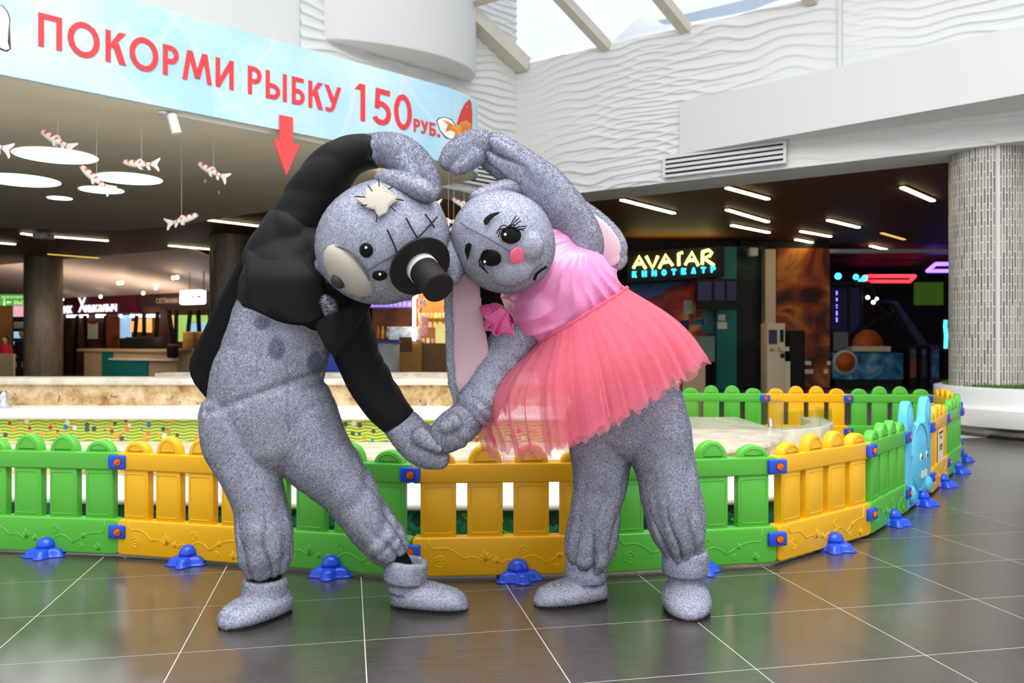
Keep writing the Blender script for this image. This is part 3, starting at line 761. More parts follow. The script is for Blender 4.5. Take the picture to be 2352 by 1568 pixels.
tag(mesh_obj('grass', gv, gf, M['grass'], pe), kind='stuff')
# ================================================================== HALL BEHIND
def wallbox(name, x0, x1, y0, y1, z0, z1, m, label):
    o = MB().box(x0,x1,y0,y1,z0,z1).build(name, m); tag(o, label, kind='structure'); return o
wallbox('wall_back', -26, 22, 33.5, 33.9, 0, 4, M['dark'], 'dark far wall of the hall')
wallbox('wall_far_left', -26, -25.6, 6, 34, 0, 4, M['dark'], 'dark side wall far left')
wallbox('wall_far_right', 19.6, 20, 8, 34, 0, 4, M['dark'], 'dark side wall far right')
M['shop_soffit'] = mat('shop_soffit', srgb(228, 208, 196), 0.6, 0.3)
M['maroon'] = mat('maroon_fascia', srgb(96, 14, 44), 0.5, 0.3)
M['brown_fascia'] = mat('brown_fascia', srgb(64, 40, 34), 0.5, 0.3)
M['sign_white'] = mat('lit_sign_letter', srgb(255,255,255), 0.5, emis=((0.95,0.97,1.0), 1.0))
M['lit_white'] = mat('lit_white', srgb(255,255,255), 0.5, emis=((0.95,0.96,1.0), 3.0))
M['lit_warm'] = mat('lit_warm', srgb(255,240,200), 0.5, emis=((1.0,0.8,0.5), 9.0))
M['lit_orange'] = mat('lit_orange_window', srgb(255,160,80), 0.5, emis=((1.0,0.40,0.10), 1.2))
M['lit_green'] = mat('lit_green_window', srgb(160,200,90), 0.5, emis=((0.36,0.62,0.14), 0.8), noise_=(3,0.3))
M['lit_blue'] = mat('lit_blue_window', srgb(150,200,230), 0.5, emis=((0.30,0.52,0.72), 0.9))
M['cream'] = mat('cream_laminate', srgb(196, 172, 138), 0.5, 0.4)
M['shop_wall'] = mat('shop_interior', srgb(104, 66, 46), 0.6, 0.3, noise_=(1.4, 0.55))
M['ochre'] = mat('ochre_wall', srgb(190, 140, 62), 0.6, 0.3)
M['exit_green'] = mat('exit_green', srgb(24, 128, 44), 0.5, emis=((0.02,0.22,0.04), 0.5))
M['exit_text'] = mat('exit_text', srgb(190, 220, 160), 0.5, emis=((0.4,0.5,0.25), 0.5))
SA = W(100, 700, 30.6); SB = W(620, 700, 24.6)
SD = Vector((SB.x-SA.x, SB.y-SA.y, 0)).normalized(); SN = Vector((SD.y, -SD.x, 0))
if SN.y > 0: SN = -SN
def shop_pt(px, py, off=0.0):
    k = (px - CX)/FPX
    a = SA + SN*off
    t = (k*a.y - a.x)/(SD.x - k*SD.y)
    p = a + SD*t
    return Vector((p.x, p.y, CAM_H - (py-CY)*p.y/FPX))
def shop_panel(name, x0, x1, y0, y1, off, thick, m, parent=None, skew=0):
    """upright board on the shop front; pixel box gives its real place and size"""
    A = shop_pt(x0, y1, off); B = shop_pt(x1, y1, off); h = shop_pt(x0, y0, off).z - A.z
    A2 = A.copy(); B2 = B.copy()
    z0 = A.z; z1 = z0 + h
    v = []
    for k in (0, thick):
        v += [Vector((A.x,A.y,z0))+SN*k, Vector((B.x,B.y,z0))+SN*k, Vector((B.x,B.y,z1))+SN*k+SD*skew, Vector((A.x,A.y,z1))+SN*k+SD*skew]
    return MB().add(v, [(3,2,1,0),(4,5,6,7),(0,1,5,4),(1,2,6,5),(2,3,7,6),(3,0,4,7)]).build(name, m, parent)
shop = empty('restaurant_shop', shop_pt(300, 860)); shop.location.z = 0
tag(shop, 'restaurant shop front with maroon fascia and lit lettering in the left background', 'shop')
shop_panel('interior_wall', -60, 640, 690, 890, -0.5, 0.1, M['shop_wall'], shop)
shop_panel('fascia', 138, 326, 688, 724, 0.0, 0.2, M['maroon'], shop)
shop_panel('fascia', 326, 600, 680, 706, 0.0, 0.15, M['brown_fascia'], shop)
# slanting white soffit from the dark ceiling to the fascia
a0 = shop_pt(30, 690, 0.2); b0 = shop_pt(640, 690, 0.2); a0.z = b0.z = 2.66
v = [a0, b0, b0 + SN*3.2 + Vector((0,0,0.9)), a0 + SN*3.2 + Vector((0,0,0.9)), a0 + Vector((0,0,.06)), b0 + Vector((0,0,.06)), b0 + SN*3.2 + Vector((0,0,0.96)), a0 + SN*3.2 + Vector((0,0,0.96))]
tag(MB().add(v, [(3,2,1,0),(4,5,6,7),(0,1,5,4),(1,2,6,5),(2,3,7,6),(3,0,4,7)]).build('trim_6', M['shop_soffit']), 'pale slanting soffit above the shops', kind='structure')
area_light('shop_soffit_fill', tuple((a0+b0)/2 + SN*2.6 + Vector((0,0,-0.4))), (math.radians(180-25),0,0), 8, 1, 60, (1.0,0.80,0.66))  # unseen upward fill, added to brighten the soffit; no fixture here
p = shop_pt(139, 720, 0.22); text_line('рик', p, SD, (0,0,1), 0.27, 0.02, M['sign_white'], shop, gap=0.14, offset=0.0)
p = shop_pt(180, 717, 0.22); text_line('Х', p, SD, (0,0,1), 0.50, 0.02, M['sign_white'], shop, gap=0.14, offset=0.0)
p = shop_pt(196, 717, 0.22); text_line('инкалыч', p, SD, (0,0,1), 0.25, 0.02, M['sign_white'], shop, gap=0.17, offset=0.0)
M['dim_text'] = mat('dim_letter', srgb(190,170,150), 0.5)
p = shop_pt(359, 697, 0.17); text_line('Сеть', p, SD, (0,0,1), 0.17, 0.01, M['dim_text'], shop, gap=0.08)
p = shop_pt(384, 696, 0.17); text_line('хинкал', p, SD, (0,0,1), 0.15, 0.01, M['dim_text'], shop, gap=0.08)
for x0,x1,y0,y1,k in [(318,330,732,762,'lit_orange'),(334,349,732,763,'lit_orange'),(302,308,738,762,'lit_orange'),(404,431,724,784,'lit_green'),(432,454,724,740,'lit_green'),(455,478,724,742,'lit_green'),(434,478,741,786,'lit_blue'),(278,302,724,776,'lit_blue'),(392,401,724,762,'lit_orange')]:
    shop_panel('window_pane', x0,x1,y0,y1,-0.3,0.04,M[k],shop)
for x0,x1 in [(155,178),(183,192),(196,203),(222,233),(237,243),(275,281),(301,309),(314,328),(334,357),(361,367)]:
    shop_panel('downlight', x0,x1,722,729,-0.12,0.04,M['lit_white'],shop)
for xt,xb,y0,y1 in [(146,147,724,862),(178,170,724,862),(195,204,724,862),(243,239,724,800),(314,308,724,800),(331,331,716,772),(362,358,716,800),(388,399,712,790),(405,404,712,790),(437,430,712,784),(455,459,712,790),(482,484,708,800)]:
    a = shop_pt(xt, y0, 0.02); b = shop_pt(xb, y1, 0.02)
    MB().obox((a+b)/2, (b-a)/2, SD*0.045, SN*0.05).build('mullion', M['black'], shop)
# posters, menu
M['paper'] = mat('paper', srgb(232, 222, 214), 0.7); M['menu_red'] = mat('menu_red', srgb(150, 30, 40), 0.6)
M['poster_warm'] = mat('poster_warm', srgb(150, 74, 40), 0.6, noise_=(2.2, 0.6)); M['poster_teal'] = mat('poster_teal', srgb(70, 120, 130), 0.6, noise_=(2.0, 0.5))
e = empty('menu_poster', shop_pt(213, 778, 0.1)); tag(e, 'white menu sheet with red heading on the shop glass', 'poster')
shop_panel('sheet', 202, 225, 741, 778, 0.08, 0.01, M['paper'], e); shop_panel('heading', 205, 222, 738, 744, 0.092, 0.01, M['menu_red'], e)
e = shop_panel('shop_poster', 245, 275, 728, 800, 0.08, 0.02, M['poster_warm']); tag(e, 'warm brown poster right of the menu sheet', 'poster')
# lit box sign
c = shop_pt(451, 684, 1.6)
e = empty('light_box_sign', c); tag(e, 'small white lit box sign hanging from the soffit', 'sign')
bevel(shop_panel('box', 428, 475, 668, 700, 1.6, 0.25, M['lit_white'], e), 0.05, 3)
M['sign_red'] = mat('sign_red_print', srgb(210, 60, 70), 0.5, emis=((0.6,0.05,0.06),0.6))
for x0,x1,y0,y1 in [(436,465,676,677.5),(436,465,686,687.5),(436,437,676,687),(464,465,676,687),(439,446,680,684),(447,452,681,684),(454,461,679,684)]: shop_panel('print', x0,x1,y0,y1,1.86,0.01,M['sign_red'],e)
for x_ in (436,468):
    q_ = shop_pt(x_,668,1.72); MB().tube([q_, q_+Vector((0,0,0.62))], .02, 8).build('hanger', M['steel'], e)
# downlights in the soffit
for k,(px,py) in enumerate([(272,650),(280,649),(398,638),(407,637),(329,673),(358,661),(231,681),(143,688)]):
    c = shop_pt(px, py, 0.9 if py > 655 else 1.9); o = MB().lathe([(0.04,-0.03),(0.055,0.0),(0.04,0.03)], 14, c, (0,-1,0)).build('downlight', M['lit_warm'])
    tag(o, ['left lamp of the bright warm pair over the counter','right lamp of the bright warm pair over the counter','left lamp of the warm pair over the box sign','right lamp of the warm pair over the box sign','small warm downlight above the maroon fascia end','small warm downlight between the two lamp pairs','small warm downlight above the lit lettering','small warm downlight beside the left pillar'][k], 'lamp', 'shop ceiling lamps')
area_light('shop_counter_fill', tuple(shop_pt(300,720,3.4)), (math.radians(35),0,math.radians(20)), 8, 0.6, 70, (1.0,0.82,0.6))  # unseen fill added under the fascia to brighten and warm the counter
# counter with teal panels, machine, bag
ce = empty('shop_counter', shop_pt(330, 860, 2.0)); ce.location.z = 0; tag(ce, 'cream shop counter with teal panels', 'counter')
shop_panel('body', 236, 450, 806, 880, 2.0, 0.6, M['cream'], ce); shop_panel('worktop', 230, 455, 800, 806, 1.95, 0.75, M['cream'], ce)
shop_panel('panel', 235, 259, 808, 870, 2.62, 0.02, M['teal'], ce); shop_panel('panel', 259, 340, 829, 870, 2.62, 0.02, M['teal'], ce); shop_panel('ledge', 257, 413, 822, 826, 2.6, 0.1, M['paper'], ce)
o = bevel(shop_panel('display_case', 306, 384, 774, 800, 2.1, 0.35, M['black']), 0.08); tag(o, 'dark counter-top display case on the cream counter', 'display')
o = bevel(shop_panel('carton', 440, 466, 762, 800, 2.1, 0.3, M['wood']), 0.02); tag(o, 'brown cardboard box at the right end of the counter', 'box')
o = bevel(shop_panel('handbag', 391, 413, 790, 822, 2.72, 0.15, M['black']), 0.08, 3); tag(o, 'dark bag hanging at the counter', 'bag')
# left edge: exit sign, screen, ochre wall, fridge
e = empty('exit_sign', W(30, 688, 26)); tag(e, 'green emergency exit sign left of the brown pillar', 'sign')
a = W(-60, 701, 26); b = W(70, 701, 26); MB().box(a.x, b.x, 26, 26.1, a.z, a.z+0.345).build('board', M['exit_green'], e)
text_line('ЭВАКУАЦИОННЫЙ', W(3, 684.5, 25.98), (1,0,0), (0,0,1), 0.075, 0.005, M['exit_text'], e, gap=0.15)
text_line('ВЫХОД', W(33, 699, 25.98), (1,0,0), (0,0,1), 0.12, 0.005, M['exit_text'], e, gap=0.2)
z = W(20, 694, 25.98); MB().prism([(0,0),(0.06,0.05),(0.06,0.02),(0.15,0.02),(0.15,-0.02),(0.06,-0.02),(0.06,-0.05)], 0, 0.01, lambda s,t,k: z + Vector((s-0.08, k, t))).build('arrow', M['exit_text'], e)
z = W(10, 694, 25.98); MB().tube([z+Vector((0,0,-0.1)), z+Vector((0,0,0.03))], 0.03, 8).ellipsoid(z+Vector((0,0,0.08)), (0.03,0,0), (0,0.01,0), (0,0,0.03), 10, 6).build('running_figure', M['exit_text'], e)
M['screen_pink'] = mat('screen_pink', srgb(230,160,180), 0.4, emis=((0.62,0.30,0.40),1.0), noise_=(8,0.5))
e = empty('wall_screen', W(50,715,27.5)); tag(e, 'pinkish lit screen under the green exit sign', 'screen')
a = W(30,727,27.5); b = W(64,702,27.5); MB().box(a.x,b.x,27.5,27.6,a.z,b.z).build('display', M['screen_pink'], e); MB().box(a.x-.03,b.x+.03,27.52,27.66,a.z-.03,b.z+.03).build('bezel', M['black'], e)
a = W(-80,900,28.4); b = W(28,690,28.4); wallbox('wall_shop_side', a.x,b.x,28.4,28.6,0,2.4,M['ochre'],'ochre yellow wall at the left edge')
a = W(30,900,28); b = W(62,728,28)
e = empty('drinks_fridge', (a.x,28,0)); tag(e, 'dark glass-door drinks fridge beside the left pillar', 'fridge'); MB().box(a.x,b.x,28,28.6,0,b.z).build('cabinet', M['black'], e)
for k in range(5): MB().box(a.x+.04,b.x-.04,27.97,28.0,0.25+k*.33,0.47+k*.33).build('shelf_row', M['lit_blue'] if k in (2,3) else M['steel'], e)
a = W(-40,900,21.5); b = W(30,812,21.5); o = MB().box(a.x,b.x,21.5,21.6,0,b.z).build('low_partition', M['cream']); tag(o, 'low cream partition in front of the person in red', 'partition')

# ---- kiosk between the two costumed figures
KY = 17.0
def kbox(name, x0, x1, y0, y1, Y, dep, m, parent=None, ground=False):
    a = W(x0,y1,Y); b = W(x1,y0,Y)
    return MB().box(a.x,b.x,Y,Y+dep,0 if ground else a.z,b.z).build(name, m, parent)
M['purple_led'] = mat('purple_menu_board', srgb(90,70,150), 0.5, emis=((0.24,0.15,0.55),1.0), noise_=(14,0.9))
M['tube_white'] = mat('white_light_tube', srgb(255,255,255), 0.5, emis=((1.0,0.93,0.8), 6.0))
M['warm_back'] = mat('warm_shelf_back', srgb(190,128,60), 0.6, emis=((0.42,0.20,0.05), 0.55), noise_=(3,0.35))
M['grey_drum'] = mat('grey_counter', srgb(168,170,172), 0.45, 0.4)
ke = empty('snack_kiosk', W(945,840,KY)); ke.location.z = 0; tag(ke, 'brightly lit wooden snack kiosk between the two costumed figures', 'kiosk')
kbox('back_panel', 855, 1085, 640, 790, KY+0.9, 0.1, M['shop_wall'], ke); kbox('lit_back', 958, 1050, 650, 786, KY+0.8, 0.05, M['warm_back'], ke)
kbox('counter', 915, 968, 784, 880, KY, 0.8, M['wood'], ke, True); kbox('counter', 968, 1040, 788, 880, KY+0.1, 0.8, mat('dark_wood', srgb(112,76,30), 0.5, noise_=(5,0.15)), ke, True)
kbox('shelf_bracket', 917, 946, 774, 806, KY-0.05, 0.04, M['shop_wall'], ke)
for y in (730, 752, 772): kbox('shelf', 958, 1046, y, y+2, KY+0.45, 0.35, M['wood'], ke)
MB().tube([W(951.5,648,KY-0.05), W(951.5,782,KY-0.05)], 0.032, 12).build('light_tube', M['tube_white'], ke, True)
e = kbox('menu_board', 846, 948, 690, 706, KY+0.3, 0.06, M['purple_led']); tag(e, 'purple lit menu board under the grey head', 'screen')
for k in range(9):
    kbox('menu_line', 852+k*10.5, 859+k*10.5, 692+ (k%3), 703, KY+0.27, 0.02, mat('menu_glow', srgb(150,130,230), 0.5, emis=((0.32,0.24,0.8),1.2)), e)
de = empty('round_counter', W(885,840,KY-1)); de.location.z = 0; tag(de, 'round grey counter with a blue top beside the kiosk', 'counter')
c = W(885, 800, KY-1.0); c.z = 0; r = 32*(KY-1)/FPX; zt = W(0,784,KY-1).z
MB().lathe([(r,0),(r,zt-0.03)], 40, c).build('drum', M['grey_drum'], de, True); MB().lathe([(r+.02,zt-0.03),(r+.02,zt)], 40, c).build('top', M['blue'], de, True)
o = kbox('blue_barrel', 745, 786, 798, 880, KY-1.3, 0.5, M['blue'], None, True); tag(bevel(o,0.05), 'blue stand behind the lower black sleeve', 'stand')
# jars, bottles and packets on the kiosk shelves
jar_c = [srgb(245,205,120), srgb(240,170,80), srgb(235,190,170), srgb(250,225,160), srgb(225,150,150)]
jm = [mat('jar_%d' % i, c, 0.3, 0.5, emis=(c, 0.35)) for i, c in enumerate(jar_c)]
def jar(px, py, Y, h, r, m, label, grp):
    p = W(px, py, Y); e = empty('jar', p); tag(e, label, 'jar', grp)
    MB().lathe([(r*.9,0),(r,h*.1),(r,h*.7),(r*.6,h*.85)], 14, p).build('glass_body', m, e, True); MB().lathe([(r*.65,h*.85),(r*.65,h)], 12, p).build('lid', M['wood'], e, True)
for k in range(9): jar(963+k*9.6, 730, KY+0.55, 0.13, 0.036, jm[(k*2)%5], 'small jar in the row on the top kiosk shelf', 'jars on the top kiosk shelf')
for k in range(7): jar(964+k*12, 752, KY+0.55, 0.15, 0.042, jm[(k*3+1)%5], 'jar in the row on the middle kiosk shelf', 'jars on the middle kiosk shelf')
for k in range(6): jar(972+k*11, 788, KY+0.5, 0.14, 0.036, jm[(k+2)%5], 'jar in the row standing on the kiosk counter', 'jars on the kiosk counter')
o = kbox('juice_poster', 1000, 1026, 744, 788, KY-0.1, 0.03, mat('juice_poster', srgb(240,225,130), 0.5, emis=((0.75,0.62,0.22),0.7), noise_=(7,0.3))); tag(o, 'bright yellow poster on the kiosk counter', 'poster')
for k,(px,py,r) in enumerate([(962,680,.05),(966,696,.05),(973,697,.06),(964,713,.05),(968,733,.06),(974,738,.07),(963,760,.07),(974,762,.08)]):
    p = W(px, py, KY-0.02); e = MB().ellipsoid(p, (r,0,0), (0,r*.7,0), (0,0,r*1.2), 14, 9).ellipsoid(p+Vector((r*.5,-.01,r*1.1)), (r*.5,0,0), (0,r*.4,0), (0,0,r*.5), 10, 7).build('hanging_toy', jm[(2,4)[k%2]], None, True)
    tag(e, 'small pale pink plush toy hanging beside the light tube', 'toy', 'toys hanging by the kiosk light tube')
for k in range(5):
    p = W(868+k*11, 778, KY+0.2); e = MB().lathe([(0.03,0),(0.035,.02),(0.035,.16),(0.014,.2),(0.014,.26)], 12, p).build('bottle', [M['orange'],M['yellow'],M['steel'],M['menu_red'],M['wood']][k], None, True)
    tag(e, ['orange bottle','yellow bottle','silver bottle','dark red bottle','brown bottle'][k]+' on the kiosk behind the grey round counter', 'bottle', 'kiosk bottles')
o = kbox('glass_display', 893, 962, 750, 780, KY+0.1, 0.4, mat('display_glow', srgb(200,220,230), 0.3, emis=((0.25,0.32,0.36),0.6), noise_=(9,0.7))); tag(bevel(o,.02), 'lit glass display case left of the light tube', 'display')
area_light('kiosk_light', tuple(W(985,660,KY+0.2)), (0,0,0), 0.8, 0.4, 14, (1.0,0.75,0.4))

# ---- cinema and arcade at the right
CYD = 20.0
def mural_mat(name, stops, sc, dist=1.5):
    m = mat(name, srgb(100,60,40), 0.5, 0.3); ns, lk, b = nodes_of(m); tc = ns.new('ShaderNodeTexCoord')
    n = ns.new('ShaderNodeTexNoise'); n.inputs['Scale'].default_value = sc; n.inputs['Detail'].default_value = 4; n.inputs['Distortion'].default_value = dist
    lk.new(tc.outputs['Object'], n.inputs['Vector']); r = ramp(m.node_tree, stops); lk.new(n.outputs['Fac'], r.inputs['Fac']); lk.new(r.outputs[0], b.inputs['Base Color'])
    return m
M['mural_a'] = mural_mat('cinema_mural', [(0.28, srgb(40,60,120)), (0.40, srgb(60,110,160)), (0.46, srgb(120,30,70)), (0.54, srgb(225,90,50)), (0.62, srgb(245,190,110)), (0.72, srgb(120,70,40))], 0.9, 0.5)
M['mural_b'] = mural_mat('fire_mural', [(0.30, srgb(16,12,16)), (0.42, srgb(60,24,26)), (0.52, srgb(150,64,22)), (0.60, srgb(190,120,44)), (0.66, srgb(110,44,30)), (0.76, srgb(40,34,32))], 0.9, 0.7)
M['mural_c'] = mural_mat('dark_green_mural', [(0.45, srgb(10,10,14)), (0.58, srgb(18,34,30)), (0.66, srgb(44,66,54)), (0.74, srgb(12,14,16))], 0.8, 0.8)
M['lamp_globe'] = mat('lamp_globe', srgb(255,240,210), 0.5, emis=((1.0,0.82,0.55), 6.0))
M['violet'] = mat('violet_dark', srgb(44,36,92), 0.5, 0.4, noise_=(2,0.3)); M['blue_print'] = mural_mat('court_print', [(0.35, srgb(20,50,90)), (0.5, srgb(50,120,165)), (0.62, srgb(90,160,195)), (0.72, srgb(200,180,150))], 1.6, 2.0)
M['ball'] = mat('basketball_orange', srgb(200,92,30), 0.5, noise_=(6,0.15)); M['kiosk_white'] = mat('machine_white', srgb(220,200,172), 0.5)
wallbox('wall_cinema', W(1090,0,CYD).x, W(1700,0,CYD).x, CYD, CYD+0.3, 0, ZD, M['dark'], 'dark wall of the cinema foyer')
def rbox(*a, **k): return kbox(*a, **k)
e = rbox('cinema_mural', 1445, 1650, 640, 800, CYD-0.06, 0.05, M['mural_a']); tag(e, 'colourful explosion mural under the cinema sign', 'mural')
e = empty('teal_portal', W(1668,880,CYD-0.3)); e.location.z = 0; tag(e, 'teal upright portal panel right of the cinema mural', 'panel')
kbox('upright', 1646, 1692, 566, 900, CYD-0.35, 0.25, M['teal'], e, True); kbox('notice', 1650, 1666, 722, 736, CYD-0.38, 0.02, M['paper'], e); kbox('notice', 1648, 1670, 739, 755, CYD-0.38, 0.02, M['paper'], e)
# cinema sign
ce = empty('cinema_sign', W(1550,640,CYD-0.7)); tag(ce, 'black sign with yellow neon letters over a cyan line', 'sign')
SGY = CYD - 0.75
v = []
for Y_ in (SGY, CYD-0.001): v += [W(1440,650,SGY)+Vector((0,Y_-SGY,0)), W(1664,634,SGY)+Vector((0,Y_-SGY,0)), W(1664,566,SGY)+Vector((0,Y_-SGY,0)), W(1440,578,SGY)+Vector((0,Y_-SGY,0))]
MB().add(v, [(3,2,1,0),(4,5,6,7),(0,1,5,4),(1,2,6,5),(2,3,7,6),(3,0,4,7)]).build('board', M['black'], ce)
M['neon_y'] = mat('neon_yellow', srgb(255,240,120), 0.4, emis=((1.0,0.82,0.16), 4.5)); M['neon_c'] = mat('neon_cyan', srgb(60,210,255), 0.4, emis=((0.03,0.62,1.0), 3.0))
neon = {  # strokes in photograph pixels
 'A1': [[(1455,616),(1468,589),(1483,617)],[(1461,606),(1478,605)]], 'V': [[(1484,588),(1499,616),(1511,588)]], 'A2': [[(1514,616),(1529,585),(1545,610)],[(1520,603),(1539,600)]],
 'T': [[(1559,610),(1559,582),(1568,580)]], 'A3': [[(1574,608),(1589,579),(1604,610)],[(1580,598),(1598,597)]], 'R': [[(1613,607),(1614,577)],[(1613,578),(1628,574),(1635,580),(1630,588),(1616,592),(1640,609)]]}
for k_, st in neon.items():
    mb = MB()
    for s in st:
        for off in (-0.025, 0.025):
            pass
        mb.tube([W(x,y,SGY-0.05) for x,y in s], 0.033, 8)
    mb.build('letter', M['neon_y'], ce, True)
for k, ch in enumerate('КИНОТЕАТР'):
    x = 1452 + k*22.6; y = 637 - k*1.45
    mb = MB(); p0 = W(x, y, SGY-0.04)
    for q in stroke_polys(ch, .108, .138, .036): mb.prism(q, -.01, .01, lambda s_, z_, k_: p0 + Vector((s_, k_, z_)))
    mb.build('letter', M['neon_c'], ce)
l = area_light('neon_glow', tuple(W(1550,575,SGY-0.3)), (math.radians(180),0,0), 2.0, 0.2, 6, (1.0,0.75,0.15))
# television
te = empty('television', W(1650,710,CYD-1)); tag(te, 'dark wall television with faint blue stripes', 'television')
kbox('casing', 1600, 1700, 640, 711, CYD-1.0, 0.1, M['black'], te)
kbox('bracket', 1615, 1630, 660, 690, CYD-0.9, 0.83, M['black'], te)
M['tv_blue'] = mat('tv_blue', srgb(10,8,30), 0.4, emis=((0.02,0.012,0.16),0.12), noise_=(5,0.8))
for x0,x1 in [(1603,1634),(1641,1664),(1670,1691)]: kbox('screen_area', x0,x1,646,690,CYD-1.02,0.02,M['tv_blue'],te)
# foyer desk
fe = empty('foyer_desk', W(1600,880,CYD-2)); fe.location.z = 0; tag(fe, 'pale angular ticket desk with a glowing lamp under the mural', 'desk')
kbox('top', 1548, 1642, 772, 830, CYD-2.0, 0.6, mat('desk_teal', srgb(96,120,112), 0.5), fe); kbox('pedestal', 1568, 1620, 826, 900, CYD-1.9, 0.4, M['cream'], fe, True)
MB().ellipsoid(W(1596,821,CYD-2.05), (.06,0,0),(0,.05,0),(0,0,.06),12,8).build('lamp', M['lit_warm'], fe, True)
for k,(x0,x1,y0,y1) in enumerate([(1571,1590,690,720),(1563,1582,735,765),(1583,1594,720,745),(1596,1616,733,746),(1598,1612,712,730),(1613,1646,712,765)]):
    o = kbox('leaflet', x0,x1,y0,y1,CYD-0.09,0.02,[M['paper'],M['violet'],M['poster_warm'],M['blue_print'],M['poster_warm'],M['poster_teal']][k])
    tag(o, ['white notice sheet on the cinema mural','violet leaflet left of the desk rack','brown leaflet below the white notice','blue leaflet in the middle of the rack','small brown leaflet under the television','tall pale poster beside the teal portal'][k], 'poster')
# dark mural walls and white post
wallbox('wall_arcade', W(1690,0,CYD).x, W(1905,0,CYD).x, CYD, CYD+0.3, 0, ZD, M['dark'], 'dark wall beside the arcade')
e = kbox('green_mural', 1692, 1758, 566, 890, CYD-0.08, 0.05, M['mural_c']); tag(e, 'dark wall graphic with green light streaks', 'mural')
e = kbox('fire_mural', 1784, 1906, 570, 890, CYD-0.08, 0.05, M['mural_b']); tag(e, 'orange fiery wall graphic beside the arcade entrance', 'mural')
e = kbox('white_post', 1758, 1782, 572, 890, CYD-0.4, 0.3, M['kiosk_white'], None, True); tag(e, 'pale square post between the two dark wall graphics', 'post')
e = kbox('wall_speaker', 1722, 1742, 568, 588, CYD-0.6, 0.3, M['white']); tag(bevel(e,0.03), 'small white loudspeaker under the dark ceiling', 'speaker')
me_ = empty('ticket_machine', W(1790,885,CYD-3)); me_.location.z = 0; tag(me_, 'pale upright ticket machine standing before the fiery graphic', 'machine')
MY = CYD-3
bevel(kbox('cabinet', 1762, 1804, 742, 905, MY, 0.45, M['kiosk_white'], me_, True), 0.02); kbox('screen', 1766, 1785, 757, 790, MY-0.015, 0.02, M['tv_blue'], me_); kbox('side_screen', 1792, 1800, 757, 785, MY-0.015, 0.02, M['black'], me_)
kbox('shelf', 1792, 1813, 796, 806, MY-0.12, 0.3, M['kiosk_white'], me_); kbox('slot', 1793, 1802, 812, 822, MY-0.015, 0.02, M['black'], me_); kbox('emblem', 1768, 1778, 800, 807, MY-0.012, 0.015, M['ochre'], me_)
kbox('lower_cabinet', 1800, 1815, 830, 905, MY+0.02, 0.45, M['kiosk_white'], me_, True)
e = kbox('dark_cabinet', 1812, 1850, 758, 905, MY+0.6, 0.5, M['black'], None, True); tag(bevel(e,0.03), 'black upright cabinet right of the ticket machine', 'cabinet')
for x0,x1,y0,y1 in [(1849,1863,829,838),(1849,1868,848,858),(1899,1908,829,838),(1892,1902,848,858)]:
    o = kbox('wall_notice', x0,x1,y0,y1,CYD-0.12,0.02,M['paper']); tag(o, {1849:{829:'upper small white notice left on the fiery graphic',848:'lower small white notice left on the fiery graphic'},1899:{829:'small white notice at the right rim of the fiery graphic'},1892:{848:'lower small white notice at the right rim of the fiery graphic'}}[x0][y0], 'notice')
# arcade room
AY = 24.0
wallbox('wall_arcade_back', W(1890,0,AY+4).x, W(2420,0,AY+4).x, AY+4, AY+4.2, 0, ZD, M['dark'], 'dark back wall of the arcade')
e = kbox('entrance_beam', 1905, 2300, 572, 580, CYD+0.6, 0.3, M['frame']); tag(e, 'pale beam over the arcade entrance', 'beam')
be = empty('basketball_game', W(1990,870,AY-4)); be.location.z = 0; tag(be, 'blue basketball arcade machine with printed ball', 'arcade machine')
BY = AY-4
bevel(kbox('base', 1912, 2076, 810, 872, BY, 0.8, M['blue_print'], be), 0.02); kbox('plinth', 1916, 2072, 872, 885, BY+.1, 0.6, M['black'], be, True)
MB().lathe([(0.235,0),(0.235,0.02)], 36, W(1942,831,BY-0.02), (0,1,0)).build('ball_print', M['ball'], be, True); MB().lathe([(0.30,0),(0.30,0.01)], 36, W(1941,832,BY-0.008), (0,1,0)).build('ring_print', M['facade'], be, True)
kbox('header', 1957, 2046, 795, 807, BY-0.02, 0.4, M['kiosk_white'], be); MB().lathe([(0.38,0),(0.36,0.06)], 36, W(1993,792,BY+0.42), (0,1,0)).build('upper_ball', M['ball'], be, True)
kbox('backboard', 1914, 1948, 762, 806, BY+0.3, 0.05, mat('board_grey', srgb(110,112,112),0.6), be)
for x in (1948, 1978): kbox('cage_post', x, x+5, 650, 806, BY+0.5, 0.06, M['black'], be)
kbox('cage_top', 1908, 2000, 646, 654, BY+0.3, 0.8, M['black'], be)
for pts in ([(1978,654),(2005,660),(2015,700),(2100,795)], [(2000,690),(2050,700),(2085,760),(2110,800)], [(1960,770),(2020,730),(2060,720)]):
    MB().tube([W(x,y,BY+0.9) for x,y in pts], 0.05, 8).build('cage_rail', M['black'], be)
kbox('cage_net', 1908, 1978, 655, 765, BY+1.1, 0.03, mat('net_violet', srgb(20,14,50),0.6, emis=((0.03,0.015,0.16),0.05)), be)
M['led_violet'] = mat('led_violet', srgb(90,60,255), 0.4, emis=((0.2,0.1,1.0), 4.0)); M['led_cyan'] = mat('led_cyan', srgb(60,180,255), 0.4, emis=((0.04,0.5,1.0), 4.0)); M['led_red'] = mat('led_red', srgb(255,40,40), 0.4, emis=((1.0,0.04,0.05), 2.2))
for k, (y0,y1) in enumerate([(668,677),(684,691),(699,703),(706,708),(714,724),(729,739)]):
    MB().tube([W(1922,y0,BY+0.2), W(1922,y1,BY+0.2)], 0.018, 8).build('led_dot', M['led_violet'], be, True)
e = empty('slide', W(2090,790,BY+2)); tag(e, 'violet lit sloping slide in the arcade', 'slide')
MB().prism([(2035,690),(2060,690),(2132,790),(2100,793)], BY+2.0, BY+2.6, lambda x,y,k: W(x,y,k)).build('chute', M['violet'], e)
